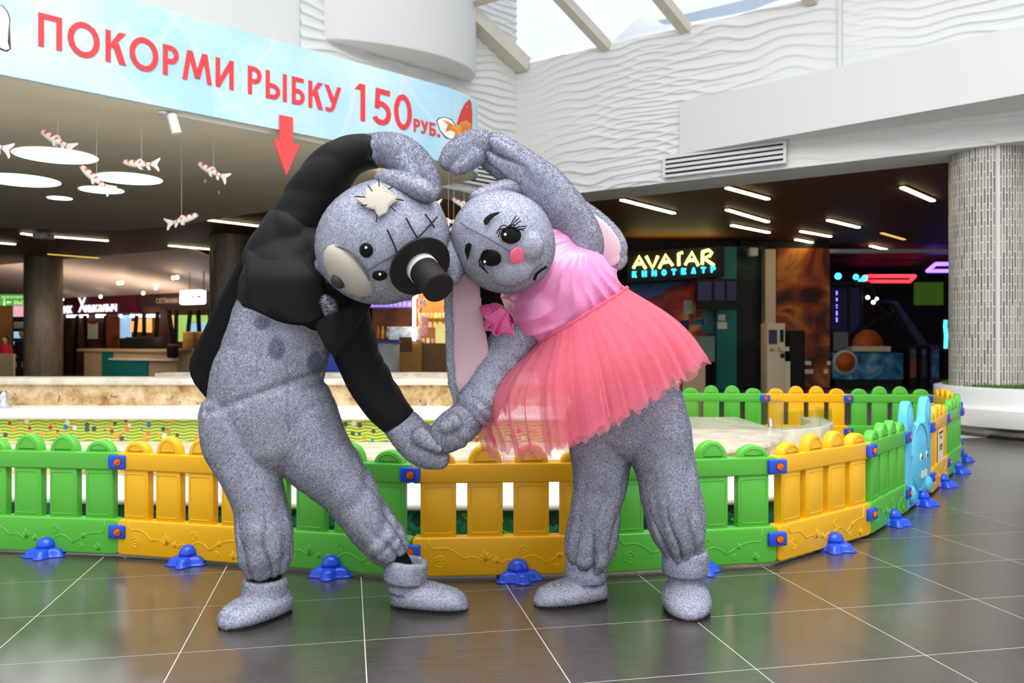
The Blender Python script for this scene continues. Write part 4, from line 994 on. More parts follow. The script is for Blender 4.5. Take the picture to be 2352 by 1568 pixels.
for x_ in (2050, 2110):
    q_ = W(x_,770,BY+2.3); MB().tube([Vector((q_.x,q_.y,0)), q_], .05, 8).build('leg', M['black'], e)
for k,(x0,x1) in enumerate([(2087,2108),(2113,2132),(2137,2160)]):
    g_ = empty('arcade_cabinet', W((x0+x1)/2,872,BY+0.2)); g_.location.z = 0; tag(g_, ['leftmost dark arcade cabinet right of the basketball game','middle dark arcade cabinet','violet-sided arcade cabinet nearest the right pillar'][k], 'arcade machine', 'arcade cabinets')
    bevel(kbox('cabinet', x0,x1,792,885,BY+0.2,0.6,M['violet' if k == 2 else 'dark'],g_,True),0.02); kbox('front_print', x0+4,x1-4,800,866,BY+0.18,0.02,[M['mural_b'],M['mural_b'],M['blue_print']][k],g_); kbox('screen', x0+5,x1-5,803,815,BY+0.16,0.02,M['tv_blue'],g_)
def ring_light(name, x0,x1,y0,y1, z, m, label):
    e = empty(name, G((x0+x1)/2,(y0+y1)/2,z)); tag(e, label, 'light')
    a,b,c,d = G(x0,y1,z),G(x1,y1,z),G(x1+ (x1-x0)*.1,y0,z),G(x0+(x1-x0)*.15,y0,z)
    for p,q in ((a,b),(b,c),(c,d),(d,a)): MB().tube([p,q], 0.05, 8).build('tube', m, e, True)
ring_light('red_ceiling_ring', 1975, 2090, 634, 646, 3.0, M['led_red'], 'red rectangular ring light in the arcade ceiling')
ring_light('blue_ceiling_ring', 2130, 2260, 606, 622, 3.1, M['led_violet'], 'blue rectangular ring light beside the right pillar')
e = kbox('arcade_ceiling', 1905, 2420, 583, 600, AY+0.5, 3.4, mat('arcade_ceiling', srgb(34,24,60),0.6)); tag(e, kind='structure'); e['label'] = 'dark violet arcade ceiling'; e.name = 'ceiling_arcade'
e = kbox('arcade_backdrop', 2102, 2167, 648, 700, AY+3.89, 0.1, mat('green_board', srgb(90,140,30),0.6, emis=((0.05,0.12,0.01),0.4))); tag(e, 'green wall panel deep in the arcade', 'panel')
e = MB().tube([W(2172,735,AY-2), W(2171,750,AY-2), W(2173,770,AY-2), W(2172,800,AY-2)], 0.045, 10).build('cyan_tube', M['led_cyan'], None, True); q_ = W(2172,800,AY-2); MB().tube([Vector((q_.x,q_.y,0)), q_], .03, 8).build('stand', M['black'], e); tag(e, 'vertical cyan light tube beside the right pillar', 'light')
e = kbox('arcade_screen', 2182, 2215, 752, 780, AY-1, 0.1, mat('arc_screen', srgb(200,220,150),0.5, emis=((0.3,0.4,0.15),0.8), noise_=(6,0.6))); q_ = W(2198,780,AY-1); MB().box(q_.x-.1,q_.x+.1,AY-.96,AY-.9,0,q_.z).build('stand', M['black'], e); tag(e, 'small lit game screen behind the right pillar', 'screen')
for k,(px,py,r) in enumerate([(1925,634,.08),(1966,636,.07),(1978,646,.07),(1986,638,.07),(1993,683,.05),(2006,694,.05),(2014,686,.04)]):
    o = MB().ellipsoid(W(px,py,BY+0.4), (r,0,0),(0,r,0),(0,0,r),12,8).build('fairy_lamp', M['led_cyan'] if k < 4 else M['lit_white'], None, True); tag(o, 'small glowing lamp above the basketball game' if k < 4 else 'small white lamp on the arcade cage', 'lamp', 'arcade fairy lamps' if k < 4 else 'arcade cage lamps')
area_light('arcade_glow', tuple(W(2030,600,AY)), (0,0,0), 3, 2, 25, (0.35,0.2,1.0))

# ================================================================== FISH POOL
pool = empty('fish_pool', (0, 6.5, 0)); tag(pool, 'tiered stone fish pool with white ledges and printed vinyl behind the fence', 'pool')
def arc_path(pts, n=48): return resample([Vector((a,b,0)) for a,b in pts], n)
def smooth_path(pts, it=3):
    for _ in range(it):
        q = [pts[0]]
        for a, b in zip(pts[:-1], pts[1:]):
            q += [(a[0]*.75+b[0]*.25, a[1]*.75+b[1]*.25), (a[0]*.25+b[0]*.75, a[1]*.25+b[1]*.75)]
        q.append(pts[-1]); pts = q
    return pts
def tier(front, close, z0, z1, m, name, bev=0.0, par=None):
    poly = smooth_path(front) + close
    o = MB().prism(poly, z0, z1).build(name, m, par or pool)
    if bev: bevel(o, bev, 3)
    return o
T1 = [(-9,5.6),(-2.8,4.95),(-0.4,4.66),(1.3,4.80),(2.35,5.45),(2.9,6.4),(3.0,7.6)]
T2 = [(-9,6.2),(-2.8,5.62),(-0.4,5.46),(0.9,5.55),(1.75,5.95),(2.22,6.7),(2.25,7.5)]
T3 = [(-9,6.55),(-3,6.25),(-0.5,6.2),(0.75,6.2),(1.0,6.35),(1.05,6.9)]
T4 = [(-9,7.3),(-3,7.15),(-0.5,7.1),(1.05,7.1),(1.42,7.2),(1.5,7.5)]
cl = lambda x: [(x, 8.3), (-9, 8.3)]
inset = lambda P, d: [(a, b + d) for a, b in P]
tier(T1, cl(3.0), 0, 0.155, M['reef'], 'reef_vinyl'); tier(inset(T1,-0.04), cl(3.04), 0.155, 0.205, M['marble'], 'ledge', 0.02)
tier(T2, cl(2.2), 0.2, 0.325, M['stone'], 'stone_riser'); tier(inset(T2,-0.03), cl(2.24), 0.325, 0.36, M['pale_stone'], 'ledge', 0.012)
tier(T3, cl(1.05), 0.355, 0.525, M['vinyl'], 'wave_vinyl'); tier(inset(T3,-0.05), cl(1.08), 0.525, 0.56, M['marble'], 'ledge', 0.014)
# upper wall: separate stone panels and a pale coping
t4 = smooth_path(T4)
tier(inset(T4, 0.02), [(1.5,7.55),(-9,7.6)], 0.555, 0.735, M['stone'], 'stone_core')
xs = [-9,-6.6,-5.2,-3.86,-2.55,-1.2,0.1,1.1]
yat = lambda x: np.interp(x, [p[0] for p in t4], [p[1] for p in t4])
for a, b in zip(xs[:-1], xs[1:]):
    ya, yb = float(yat(a)), float(yat(b))
    MB().add([(a+.002,ya,.56),(b-.002,yb,.56),(b-.002,yb+.03,.56),(a+.002,ya+.03,.56),(a+.002,ya,.735),(b-.002,yb,.735),(b-.002,yb+.03,.735),(a+.002,ya+.03,.735)],
             [(0,3,2,1),(4,5,6,7),(0,1,5,4),(1,2,6,5),(2,3,7,6),(3,0,4,7)]).build('stone_panel', M['stone'], pool)
tier(inset(T4,-0.03), [(1.52,7.6),(-9,7.65)], 0.735, 0.79, M['pale_stone'], 'coping', 0.015)
MB().box(-4.1, 1.4, 9.6, 9.95, 0.66, 0.745).build('far_coping', M['pale_stone'], pool); MB().box(-4.05, 1.35, 9.65, 9.9, 0, 0.66).build('far_wall', M['reef'], pool)
# glass guard with chrome clips at the right end of the pool
gl = empty('glass_guard', (1.9,7.1,0.36)); tag(gl, 'low clear glass guard with chrome clips on the pool rim', 'glass guard')
for x0,y0,x1,y1,z0,z1 in [(1.46,7.16,2.30,7.10,0.365,0.615),(2.30,7.14,2.75,7.45,0.34,0.50),(2.75,7.45,3.02,7.9,0.34,0.48),(3.02,7.9,3.05,8.4,0.34,0.46)]:
    d = Vector((x1-x0,y1-y0,0)); n = Vector((-d.y,d.x,0)).normalized()*0.005
    MB().obox((( x0+x1)/2,(y0+y1)/2,(z0+z1)/2), d/2, n, (0,0,(z1-z0)/2)).build('pane', M['acrylic'], gl)
for px in (1575, 1770):
    p = W(px, 985, 7.08); p.z = 0.36
    MB().lathe([(0.028,0),(0.022,0.03),(0.016,0.06),(0.004,0.10)], 16, p).build('clip', M['chrome'], gl, True)
tier([(2.2,7.0),(2.75,7.36),(3.05,7.86),(3.1,8.4)], [(2.9,8.4),(2.85,7.95),(2.6,7.5),(2.2,7.25)], 0.2, 0.35, M['pale_stone'], 'pool_curb', 0.01)
e = MB().lathe([(0.06,0),(0.065,0.02),(0.03,0.05),(0.035,0.10),(0.02,0.14)], 18, G(8, 936, 0.56)).build('water_spout', M['chrome'], None, True); tag(e, 'small chrome spout on the white ledge at the left edge', 'spout')

q_ = G(882, 392, ZS-0.01); e = empty('globe_lamp', q_); tag(e, 'small glowing globe lamp between the black sleeve and the grey head', 'lamp')
MB().lathe([(.05,-.012),(.05,.0)], 20, q_).build('mount', M['white'], e, True); MB().ellipsoid(q_ + Vector((0,0,-.05)), (.05,0,0),(0,.05,0),(0,0,.05),18,12).build('globe', M['lamp_globe'], e, True)
# ================================================================== PLAYPEN FENCE
def rrect(x0, x1, z0, z1, r, n=5):
    pts = []
    for cx, cz, a0 in ((x1-r, z1-r, 0), (x0+r, z1-r, 90), (x0+r, z0+r, 180), (x1-r, z0+r, 270)):
        for k in range(n+1):
            a = math.radians(a0 + 90*k/n); pts.append((cx + r*math.cos(a), cz + r*math.sin(a)))
    return pts
XZ = lambda a, b, d: (a, d, b)
PW = 0.82
def relief_lines():
    S = []
    u = lambda pts: [(-PW/2 + a*PW, z) for a, z in pts]
    def arcp(x0, z0, x1, z1, bul, n=8):
        P = []
        for k in range(n+1):
            t = k/n; P.append((x0+(x1-x0)*t, z0+(z1-z0)*t + bul*math.sin(math.pi*t)))
        return P
    S.append(u([(.085,.19),(.087,.165),(.10,.152)] + arcp(.12,.146,.27,.095,.022)))
    S.append(u(arcp(.27,.098,.37,.082,.016))); S.append(u(arcp(.46,.07,.54,.07,.022))); S.append(u(arcp(.54,.07,.70,.07,.038)))
    S.append(u(arcp(.70,.07,.90,.125,.02) + [(.91,.14),(.912,.19)]))
    for cx, cz, r in ((.14,.085,.026),(.58,.135,.019),(.75,.055,.013)):
        c = -PW/2 + cx*PW
        S.append([(c + r*.36*math.cos(a), cz + r*.36*math.sin(a)) for a in np.linspace(0, 2*math.pi, 13)])
        S.append([(c + r*(0.78+.22*abs(math.cos(2.5*a)))*math.cos(a), cz + r*(0.78+.22*abs(math.cos(2.5*a)))*math.sin(a)) for a in np.linspace(0, 2*math.pi, 31)])
    for cx, cz, s in ((.38,.085,.05),(.44,.075,.03),(.77,.095,.028),(.87,.035,.04)):
        c = -PW/2 + cx*PW
        for dx, h in ((-.5,.6),(-.15,1.0),(.2,.8),(.55,.5)):
            S.append([(c + dx*s*.2, cz), (c + dx*s*.5, cz + h*s*.6), (c + dx*s, cz + h*s)])
    return S
def star_foot():
    mb = MB(); seg = 60; ax = []
    prof = [(0.105,0.0),(0.108,0.004),(0.100,0.008),(0.094,0.012),(0.088,0.030),(0.072,0.042),(0.048,0.046)]
    v = []; f = []
    for r, h in prof:
        for k in range(seg):
            q = 2*math.pi*k/seg; rr = r*(0.86 + 0.17*math.cos(5*q + math.pi/2))
            v.append((rr*math.cos(q), rr*math.sin(q), h))
    n = len(prof)
    for i in range(n-1):
        for k in range(seg): f.append((i*seg+k, i*seg+(k+1)%seg, (i+1)*seg+(k+1)%seg, (i+1)*seg+k))
    f.append(tuple(reversed(range(seg)))); f.append(tuple(range((n-1)*seg, n*seg)))
    mb.add(v, f)
    dome = [(0.046,0.042),(0.044,0.062),(0.036,0.080),(0.022,0.092),(0.006,0.096)]
    mb.lathe(dome, 32)
    return mb
def make_panel(col):
    root = empty('playpen_fence', (0,0,0)); P = dict(parent=root, local=True)
    m = M[col]
    tr_ = bevel(MB().prism(rrect(-PW/2, PW/2, .447, .538, .012), -.032, .032, XZ).build('top_rail', m, root, local=True), .008, 3)
    bb = bevel(MB().prism(rrect(-PW/2, PW/2, .016, .197, .02), -.034, .034, XZ).build('lower_board', m, root, local=True), .009, 3)
    rl = MB()
    for s in relief_lines(): rl.tube([(a, -.0335, z) for a, z in s], .0031, 6)
    ro = rl.build('relief', m, bb, True, local=True)
    for i, xc in enumerate((-.3,-.1,.1,.3)):
        w = .076
        sl = bevel(MB().box(xc-w, xc+w, -.024, .024, .18, .46).build('slat', m, root, local=True), .006, 2)
        q = rrect(xc-w+.014, xc+w-.014, .215, .43, .012)
        MB().tube([(a, -.0235, z) for a, z in q], .0030, 6, closed=True).build('slat_outline', m, sl, True, local=True)
        hgt = .093 if i in (1,2) else .066
        arc = [(xc + .075*math.cos(a), .53 + hgt*math.sin(a)) for a in np.linspace(0, math.pi, 17)]
        kn = bevel(MB().prism([(xc-.075,.53)] + list(reversed(arc))[1:-1] + [(xc+.075,.53)], -.027, .027, XZ).build('rounded_top', m, root, local=True), .012, 3)
        arc2 = [(xc + .046*math.cos(a), .548 + (hgt-.035)*math.sin(a)) for a in np.linspace(0, math.pi, 13)]
        MB().tube([(a, -.0265, z) for a, z in arc2], .0030, 6, closed=True).build('top_outline', m, kn, True, local=True)
    return root
def make_connector(root, x):
    for z0, z1 in ((.455,.525),(.10,.168)):
        cb = bevel(MB().box(x-.046, x+.046, -.05, .05, z0, z1).build('connector', M['blue'], root, local=True), .008, 3)
        zc = (z0+z1)/2
        MB().lathe([(.021,0),(.021,.004)], 24, (x+.008,-.0515,zc), (0,1,0)).build('screw_recess', M['dark_hole'], cb, True, local=True)
        MB().lathe([(.018,0),(.018,.004)], 24, (x+.008,-.0535,zc), (0,1,0)).obox((x+.008,-.056,zc), (.013,0,.010), (.0,.003,0), (-.0022,0,.003)).build('screw', M['orange'], cb, False, local=True)
def add_foot(root, x, y=-0.02):
    o = star_foot().build('foot', M['blue'], root, True, local=True); o.location = (x, y, 0); o.rotation_euler = (0,0,0.25)
proto = {}
for c in ('green', 'yellow'):
    r = make_panel(c); make_connector(r, PW/2); add_foot(r, 0.02 if c == 'green' else 0.04, -0.045); proto[c] = r
used = set()
def place_panel(col, a, b, label, grp='near fence panels'):
    a = Vector((*a, 0)); b = Vector((*b, 0)); d = b - a
    r = proto[col] if col not in used else copy_tree(proto[col]); used.add(col)
    r.location = (a+b)/2; r.rotation_euler = (0,0,math.atan2(d.y, d.x)); r.scale = (d.length/PW, 1, 1)
    tag(r, label, 'fence panel', grp)
    return r
J = [(-2.83,4.42),(-2.008,4.302),(-1.262,4.108),(-.462,3.888),(.425,3.955),(1.296,4.147),(2.0,4.734),(2.513,5.386),(2.983,6.01),(3.486,6.754),(3.932,7.38),(4.33,8.15),(4.56,9.0)]
place_panel('green', J[0], J[1], 'green fence panel cut off by the left picture edge')
place_panel('yellow', J[1], J[2], 'yellow fence panel behind the black-jacketed figure\'s left leg')
place_panel('green', J[2], J[3], 'green fence panel between the black-jacketed figure\'s legs')
place_panel('yellow', J[3], J[4], 'orange-yellow fence panel in the middle under the joined hands')
place_panel('green', J[4], J[5], 'green fence panel behind the pink-clad figure\'s legs')
place_panel('yellow', J[5], J[6], 'yellow fence panel just right of the pink-clad figure')
place_panel('green', J[6], J[7], 'narrow-looking green fence panel left of the light blue gate')
p = place_panel('yellow', J[8], J[9], 'yellow fence panel with a white notice, right of the blue gate')
place_panel('green', J[9], J[10], 'rightmost green fence panel at the end of the curve')
place_panel('green', J[10], J[11], 'green fence panel turning the far right corner, seen edge-on')
place_panel('yellow', J[12], J[11], 'yellow fence panel at the far right corner behind the blue gate', 'far fence panels')
FJ = [(0.97,9.33),(1.86,9.32),(2.78,9.2),(3.66,9.12),(4.53,9.02)]
for k, c in enumerate(('green','yellow','green')):
    place_panel(c, FJ[k+1], FJ[k+2], ['far green fence panel nearest the pink skirt','far yellow fence panel in the back row','far green fence panel in the back row, right'][k], 'far fence panels')
# notice on the yellow panel
d = (Vector((*J[9],0))-Vector((*J[8],0))).normalized(); nn = Vector((d.y,-d.x,0)); c = Vector((*J[8],0)).lerp(Vector((*J[9],0)), 0.52)
e = empty('fence_notice', c + Vector((0,0,.2))); tag(e, 'white paper notice taped to the yellow fence panel', 'notice')
MB().obox(c + nn*.031 + Vector((0,0,.315)), d*.13, nn*.002, (0,0,.125)).build('sheet', M['paper'], e)
MB().obox(c + nn*.034 + Vector((0,0,.415)), d*.11, nn*.002, (0,0,.008)).build('heading', M['menu_red'], e)
for k, z in enumerate((.385,.372,.32,.308,.29)): MB().obox(c + nn*.034 + Vector((0,0,z)), d*(.08 if k > 1 else .04), nn*.002, (0,0,.003)).build('text_line', M['black'], e)
# light blue gate moulded as a round-eared animal
def gate():
    a = Vector((*J[7],0)); b = Vector((*J[8],0)); d = b-a; g = empty('fence_gate', (a+b)/2, math.atan2(d.y,d.x)); g.scale = (d.length/0.78,1,1)
    tag(g, 'light blue moulded gate panel with two rounded ears', 'gate', None)
    out = [(-.39,.016),(.39,.016),(.39,.53),(.385,.62),(.35,.70),(.29,.725),(.22,.69),(.185,.61),(.17,.555),(.06,.545),(0,.56),(-.06,.545),(-.17,.555),(-.185,.61),(-.22,.69),(-.29,.725),(-.35,.70),(-.385,.62),(-.39,.53)]
    out = smooth_path(out + [out[0]], 2)
    bevel(MB().prism(list(out), -.03, .03, XZ).build('panel', M['sky_plastic'], g, local=True), .014, 3)
    ring = lambda cx, cz, rx, rz, a0=0, a1=360: [(cx + rx*math.cos(math.radians(t)), -.031, cz + rz*math.sin(math.radians(t))) for t in np.linspace(a0, a1, 40)]
    MB().ellipsoid((0,-.022,.30), (.235,0,0), (0,.035,0), (0,0,.21), 32, 16).build('face_relief', M['sky_plastic'], g, True, local=True)
    MB().tube(ring(0,.30,.27,.25,10,170), .008, 8).tube(ring(0,.22,.18,.12,190,350), .008, 8).build('outline_relief', M['sky_plastic'], g, True, local=True)
    for s in (-1,1):
        MB().ellipsoid((s*.29,-.025,.60), (.06,0,0), (0,.02,0), (0,0,.085), 20, 10).build('ear_relief', M['sky_plastic'], g, True, local=True)
        MB().ellipsoid((s*.09,-.052,.33), (.022,0,0), (0,.008,0), (0,0,.028), 16, 8).build('eye', M['print_white'], g, True, local=True)
        MB().ellipsoid((s*.09,-.060,.328), (.011,0,0), (0,.005,0), (0,0,.014), 12, 8).build('pupil', M['black'], g, True, local=True)
        MB().ellipsoid((s*.26,-.03,.10), (.075,0,0), (0,.03,0), (0,0,.06), 20, 10).build('paw_relief', M['sky_plastic'], g, True, local=True)
    for s in (-.05,.05): MB().box(s-.02,s+.02,-.062,-.05,.19,.235).build('tooth', M['paper'], g, local=True)
    make_connector(g, .40); add_foot(g, 0.0, -0.045)
    return g
gate()

# ================================================================== HANGING FISH
def koi_mat():
    m = mat('koi_print', srgb(236,230,226), 0.5, 0.4); ns, lk, b = nodes_of(m); tc = ns.new('ShaderNodeTexCoord'); oi = ns.new('ShaderNodeObjectInfo')
    sep = ns.new('ShaderNodeSeparateXYZ'); lk.new(tc.outputs['Object'], sep.inputs[0])
    n = ns.new('ShaderNodeTexNoise'); n.inputs['Scale'].default_value = 16; lk.new(tc.outputs['Object'], n.inputs['Vector'])
    ma = ns.new('ShaderNodeMath'); ma.operation = 'MULTIPLY_ADD'; ma.inputs[1].default_value = 0.045; lk.new(n.outputs['Fac'], ma.inputs[0]); lk.new(sep.outputs['X'], ma.inputs[2])
    mu = ns.new('ShaderNodeMath'); mu.operation = 'MULTIPLY'; mu.inputs[1].default_value = 110; lk.new(ma.outputs[0], mu.inputs[0])
    si = ns.new('ShaderNodeMath'); si.operation = 'SINE'; lk.new(mu.outputs[0], si.inputs[0])
    up = ns.new('ShaderNodeMapRange'); up.inputs['From Min'].default_value = -0.035; up.inputs['From Max'].default_value = 0.02; up.inputs['To Min'].default_value = -1.2; up.inputs['To Max'].default_value = 0.6; lk.new(sep.outputs['Z'], up.inputs['Value'])
    ad = ns.new('ShaderNodeMath'); ad.operation = 'ADD'; lk.new(si.outputs[0], ad.inputs[0]); lk.new(up.outputs[0], ad.inputs[1])
    r = ramp(m.node_tree, [(0.50, srgb(238,232,228)), (0.60, srgb(230,86,46))]); lk.new(ad.outputs[0], r.inputs['Fac']); lk.new(r.outputs[0], b.inputs['Base Color'])
    return m
M['koi'] = koi_mat(); M['fin'] = mat('fish_fin', srgb(236,226,222), 0.5); M['thread'] = mat('thread', srgb(200,196,186), 0.6)
def make_fish(L=0.37):
    e = empty('hanging_fish', (0,0,0)); v = []; f = []; nx, seg = 18, 16
    for i in range(nx):
        t = i/(nx-1); x = -L*.5 + L*.78*t
        h = L*.105*(math.sin(math.pi*min(1,(t*.9+.08)))**.7)*(1-.35*t) + .004; w = h*.72; zc = -.012*math.sin(math.pi*t)
        for k in range(seg):
            q = 2*math.pi*k/seg; v.append((x, w*math.cos(q), zc + h*math.sin(q)*(1.05 if math.sin(q) > 0 else .9)))
    for i in range(nx-1):
        for k in range(seg): f.append((i*seg+k, i*seg+(k+1)%seg, (i+1)*seg+(k+1)%seg, (i+1)*seg+k))
    f += [tuple(reversed(range(seg))), tuple(range((nx-1)*seg, nx*seg))]
    MB().add(v,f).build('body', M['koi'], e, True, local=True)
    x0 = L*.24
    bevel(MB().prism([(x0,.014),(L*.36,.04),(L*.49,.072),(L*.5,.05),(L*.42,.0),(L*.5,-.055),(L*.48,-.075),(L*.36,-.035),(x0,-.016)], -.005, .005, XZ).build('tail_fin', M['fin'], e, local=True), .003)
    MB().prism([(-L*.14,.018),(-L*.10,L*.10),(-.01,L*.125),(L*.09,.012)], -.004, .004, XZ).build('dorsal_fin', M['fin'], e, local=True)
    for x, y in ((-L*.12,-.02),(-L*.12,.02),(L*.1,0)):
        MB().prism([(x,-.012),(x+.04,-.010),(x+.06,-.058),(x+.045,-.066),(x+.025,-.05)], y-.003, y+.003, XZ).build('fin', M['fin'], e, local=True)
    for s in (-1,1): MB().ellipsoid((-L*.40,s*.017,.008), (.005,0,0),(0,.004,0),(0,0,.005),10,6).build('eye', M['black'], e, True, local=True)
    return e
fish0 = make_fish()
spots = [(133,322,7.9,29,0,'koi fish hanging highest at the left, under the letter O'),(325,375,8.36,4,0,'koi fish hanging level below the letter K'),(222,411,8.2,40,18,'koi fish nose-up in front of the round lights'),(490,393,9.0,28,0,'koi fish hanging left of the red arrow'),(417,504,9.1,197,0,'lowest koi fish, facing right, below the white spotlight'),
         (982,466,10.9,5,0,'koi fish half hidden behind the black-jacketed figure\'s head'),(1066,470,11.4,27,0,'koi fish hanging beside the pink-clad figure\'s ear'),(1080,496,11.6,200,0,'koi fish mostly behind the grey rabbit head'),(1030,508,11.0,356,0,'upper koi fish of the pair between the two heads'),(1042,524,11.2,188,0,'lower koi fish of the pair between the two heads'),(-18,330,7.2,20,0,'koi fish just cut by the left picture edge')]
for k, (px,py,Y,ang,yaw,lb) in enumerate(spots):
    o = fish0 if k == 0 else copy_tree(fish0)
    o.location = W(px,py,Y); a = ang
    o.rotation_euler = (0, math.radians(ang if not 90 < ang < 270 else ang-180), math.radians(yaw + (180 if 90 < ang < 270 else 0)))
    if 90 < ang < 270: o.rotation_euler = (0, math.radians(ang-180), math.radians(180))
    tag(o, lb, 'fish', 'hanging koi fish')
for k, o in enumerate([x for x in bpy.data.objects if x.name.startswith('hanging_fish')]):
    p = o.location; MB().tube([p + Vector((0,0,.03)), Vector((p.x,p.y,ZS))], 0.0022, 5).build('thread', M['thread'], o)
# ================================================================== COSTUMED FIGURES
def plush_mat(name, c, var=0.06, spots=None):
    m = mat(name, c, 0.95, 0.1, sheen=0.25)
    ns, lk, b = nodes_of(m); g = ns.new('ShaderNodeNewGeometry')
    n1 = ns.new('ShaderNodeTexNoise'); n1.inputs['Scale'].default_value = 14; n1.inputs['Detail'].default_value = 3; lk.new(g.outputs['Position'], n1.inputs['Vector'])
    n2 = ns.new('ShaderNodeTexNoise'); n2.inputs['Scale'].default_value = 130; n2.inputs['Detail'].default_value = 2; lk.new(g.outputs['Position'], n2.inputs['Vector'])
    mx = ns.new('ShaderNodeMath'); mx.operation = 'MULTIPLY_ADD'; mx.inputs[1].default_value = 0.55; lk.new(n2.outputs['Fac'], mx.inputs[0])
    hf = ns.new('ShaderNodeMath'); hf.operation = 'MULTIPLY'; hf.inputs[1].default_value = 0.45; lk.new(n1.outputs['Fac'], hf.inputs[0]); lk.new(hf.outputs[0], mx.inputs[2])
    r = ramp(m.node_tree, [(0.36, tuple(x*(1-var*1.6) for x in c)), (0.64, tuple(min(1,x*(1+var)) for x in c))])
    lk.new(mx.outputs[0], r.inputs['Fac']); lk.new(r.outputs[0], b.inputs['Base Color'])
    last = r.outputs[0]
    for ctr, rad in (spots or []):
        mp = ns.new('ShaderNodeMapping'); mp.vector_type = 'POINT'
        sb = ns.new('ShaderNodeVectorMath'); sb.operation = 'SUBTRACT'; sb.inputs[1].default_value = ctr; lk.new(g.outputs['Position'], sb.inputs[0])
        dv = ns.new('ShaderNodeVectorMath'); dv.operation = 'DIVIDE'; dv.inputs[1].default_value = rad; lk.new(sb.outputs[0], dv.inputs[0])
        ln = ns.new('ShaderNodeVectorMath'); ln.operation = 'LENGTH'; lk.new(dv.outputs[0], ln.inputs[0])
        mr = ns.new('ShaderNodeMapRange'); mr.inputs['From Min'].default_value = 0.8; mr.inputs['From Max'].default_value = 1.15; mr.inputs['To Min'].default_value = 1; mr.inputs['To Max'].default_value = 0; lk.new(ln.outputs['Value'], mr.inputs['Value'])
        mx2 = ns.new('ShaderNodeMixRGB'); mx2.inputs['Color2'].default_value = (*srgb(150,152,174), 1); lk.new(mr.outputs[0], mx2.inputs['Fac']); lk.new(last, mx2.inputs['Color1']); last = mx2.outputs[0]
    lk.new(last, b.inputs['Base Color'])
    return m
M['plush'] = plush_mat('grey_plush', srgb(203, 205, 224))
M['jacket'] = mat('black_jacket_cloth', srgb(10, 10, 11), 0.7, 0.25, sheen=0.0, bump=(220, 0.08, 0.001))
M['jersey'] = mat('black_jersey', srgb(20, 19, 20), 0.9, 0.1)
M['satin'] = mat('pink_satin', srgb(242, 146, 198), 0.27, 0.65, sheen=0.1, noise_=(3, 0.04))
M['ribbon_pink'] = mat('pink_ribbon', srgb(230, 92, 158), 0.3, 0.6)
M['lining'] = mat('pale_pink_lining', srgb(226, 190, 200), 0.42, 0.4, noise_=(4, 0.05))
M['leather'] = mat('beige_leatherette', srgb(180, 172, 160), 0.6, 0.25, bump=(420, 0.15, 0.0006), noise_=(7, 0.03))
M['nose_brown'] = mat('dark_nose', srgb(38, 33, 32), 0.45, 0.4)
M['felt_black'] = mat('black_felt', srgb(15, 14, 14), 0.75, 0.2)
M['pink_nose'] = mat('pink_felt', srgb(255, 108, 138), 0.7, 0.2)
M['hat'] = mat('hat_cloth', srgb(22, 19, 19), 0.6, 0.3)
ns, lk, b = nodes_of(M['hat']); tc_ = ns.new('ShaderNodeTexCoord'); wv = ns.new('ShaderNodeTexWave'); wv.inputs['Scale'].default_value = 70; lk.new(tc_.outputs['Object'], wv.inputs['Vector'])
bp_ = ns.new('ShaderNodeBump'); bp_.inputs['Strength'].default_value = 0.5; bp_.inputs['Distance'].default_value = 0.001; lk.new(wv.outputs['Fac'], bp_.inputs['Height']); lk.new(bp_.outputs[0], b.inputs['Normal'])
M['ribbon_white'] = mat('white_ribbon', srgb(232, 230, 228), 0.3, 0.5)
M['stitch'] = mat('black_thread', srgb(18, 16, 16), 0.7)
M['seam'] = mat('seam_thread', srgb(112, 110, 122), 0.9)
M['sole'] = mat('black_sole', srgb(14, 13, 13), 0.7)

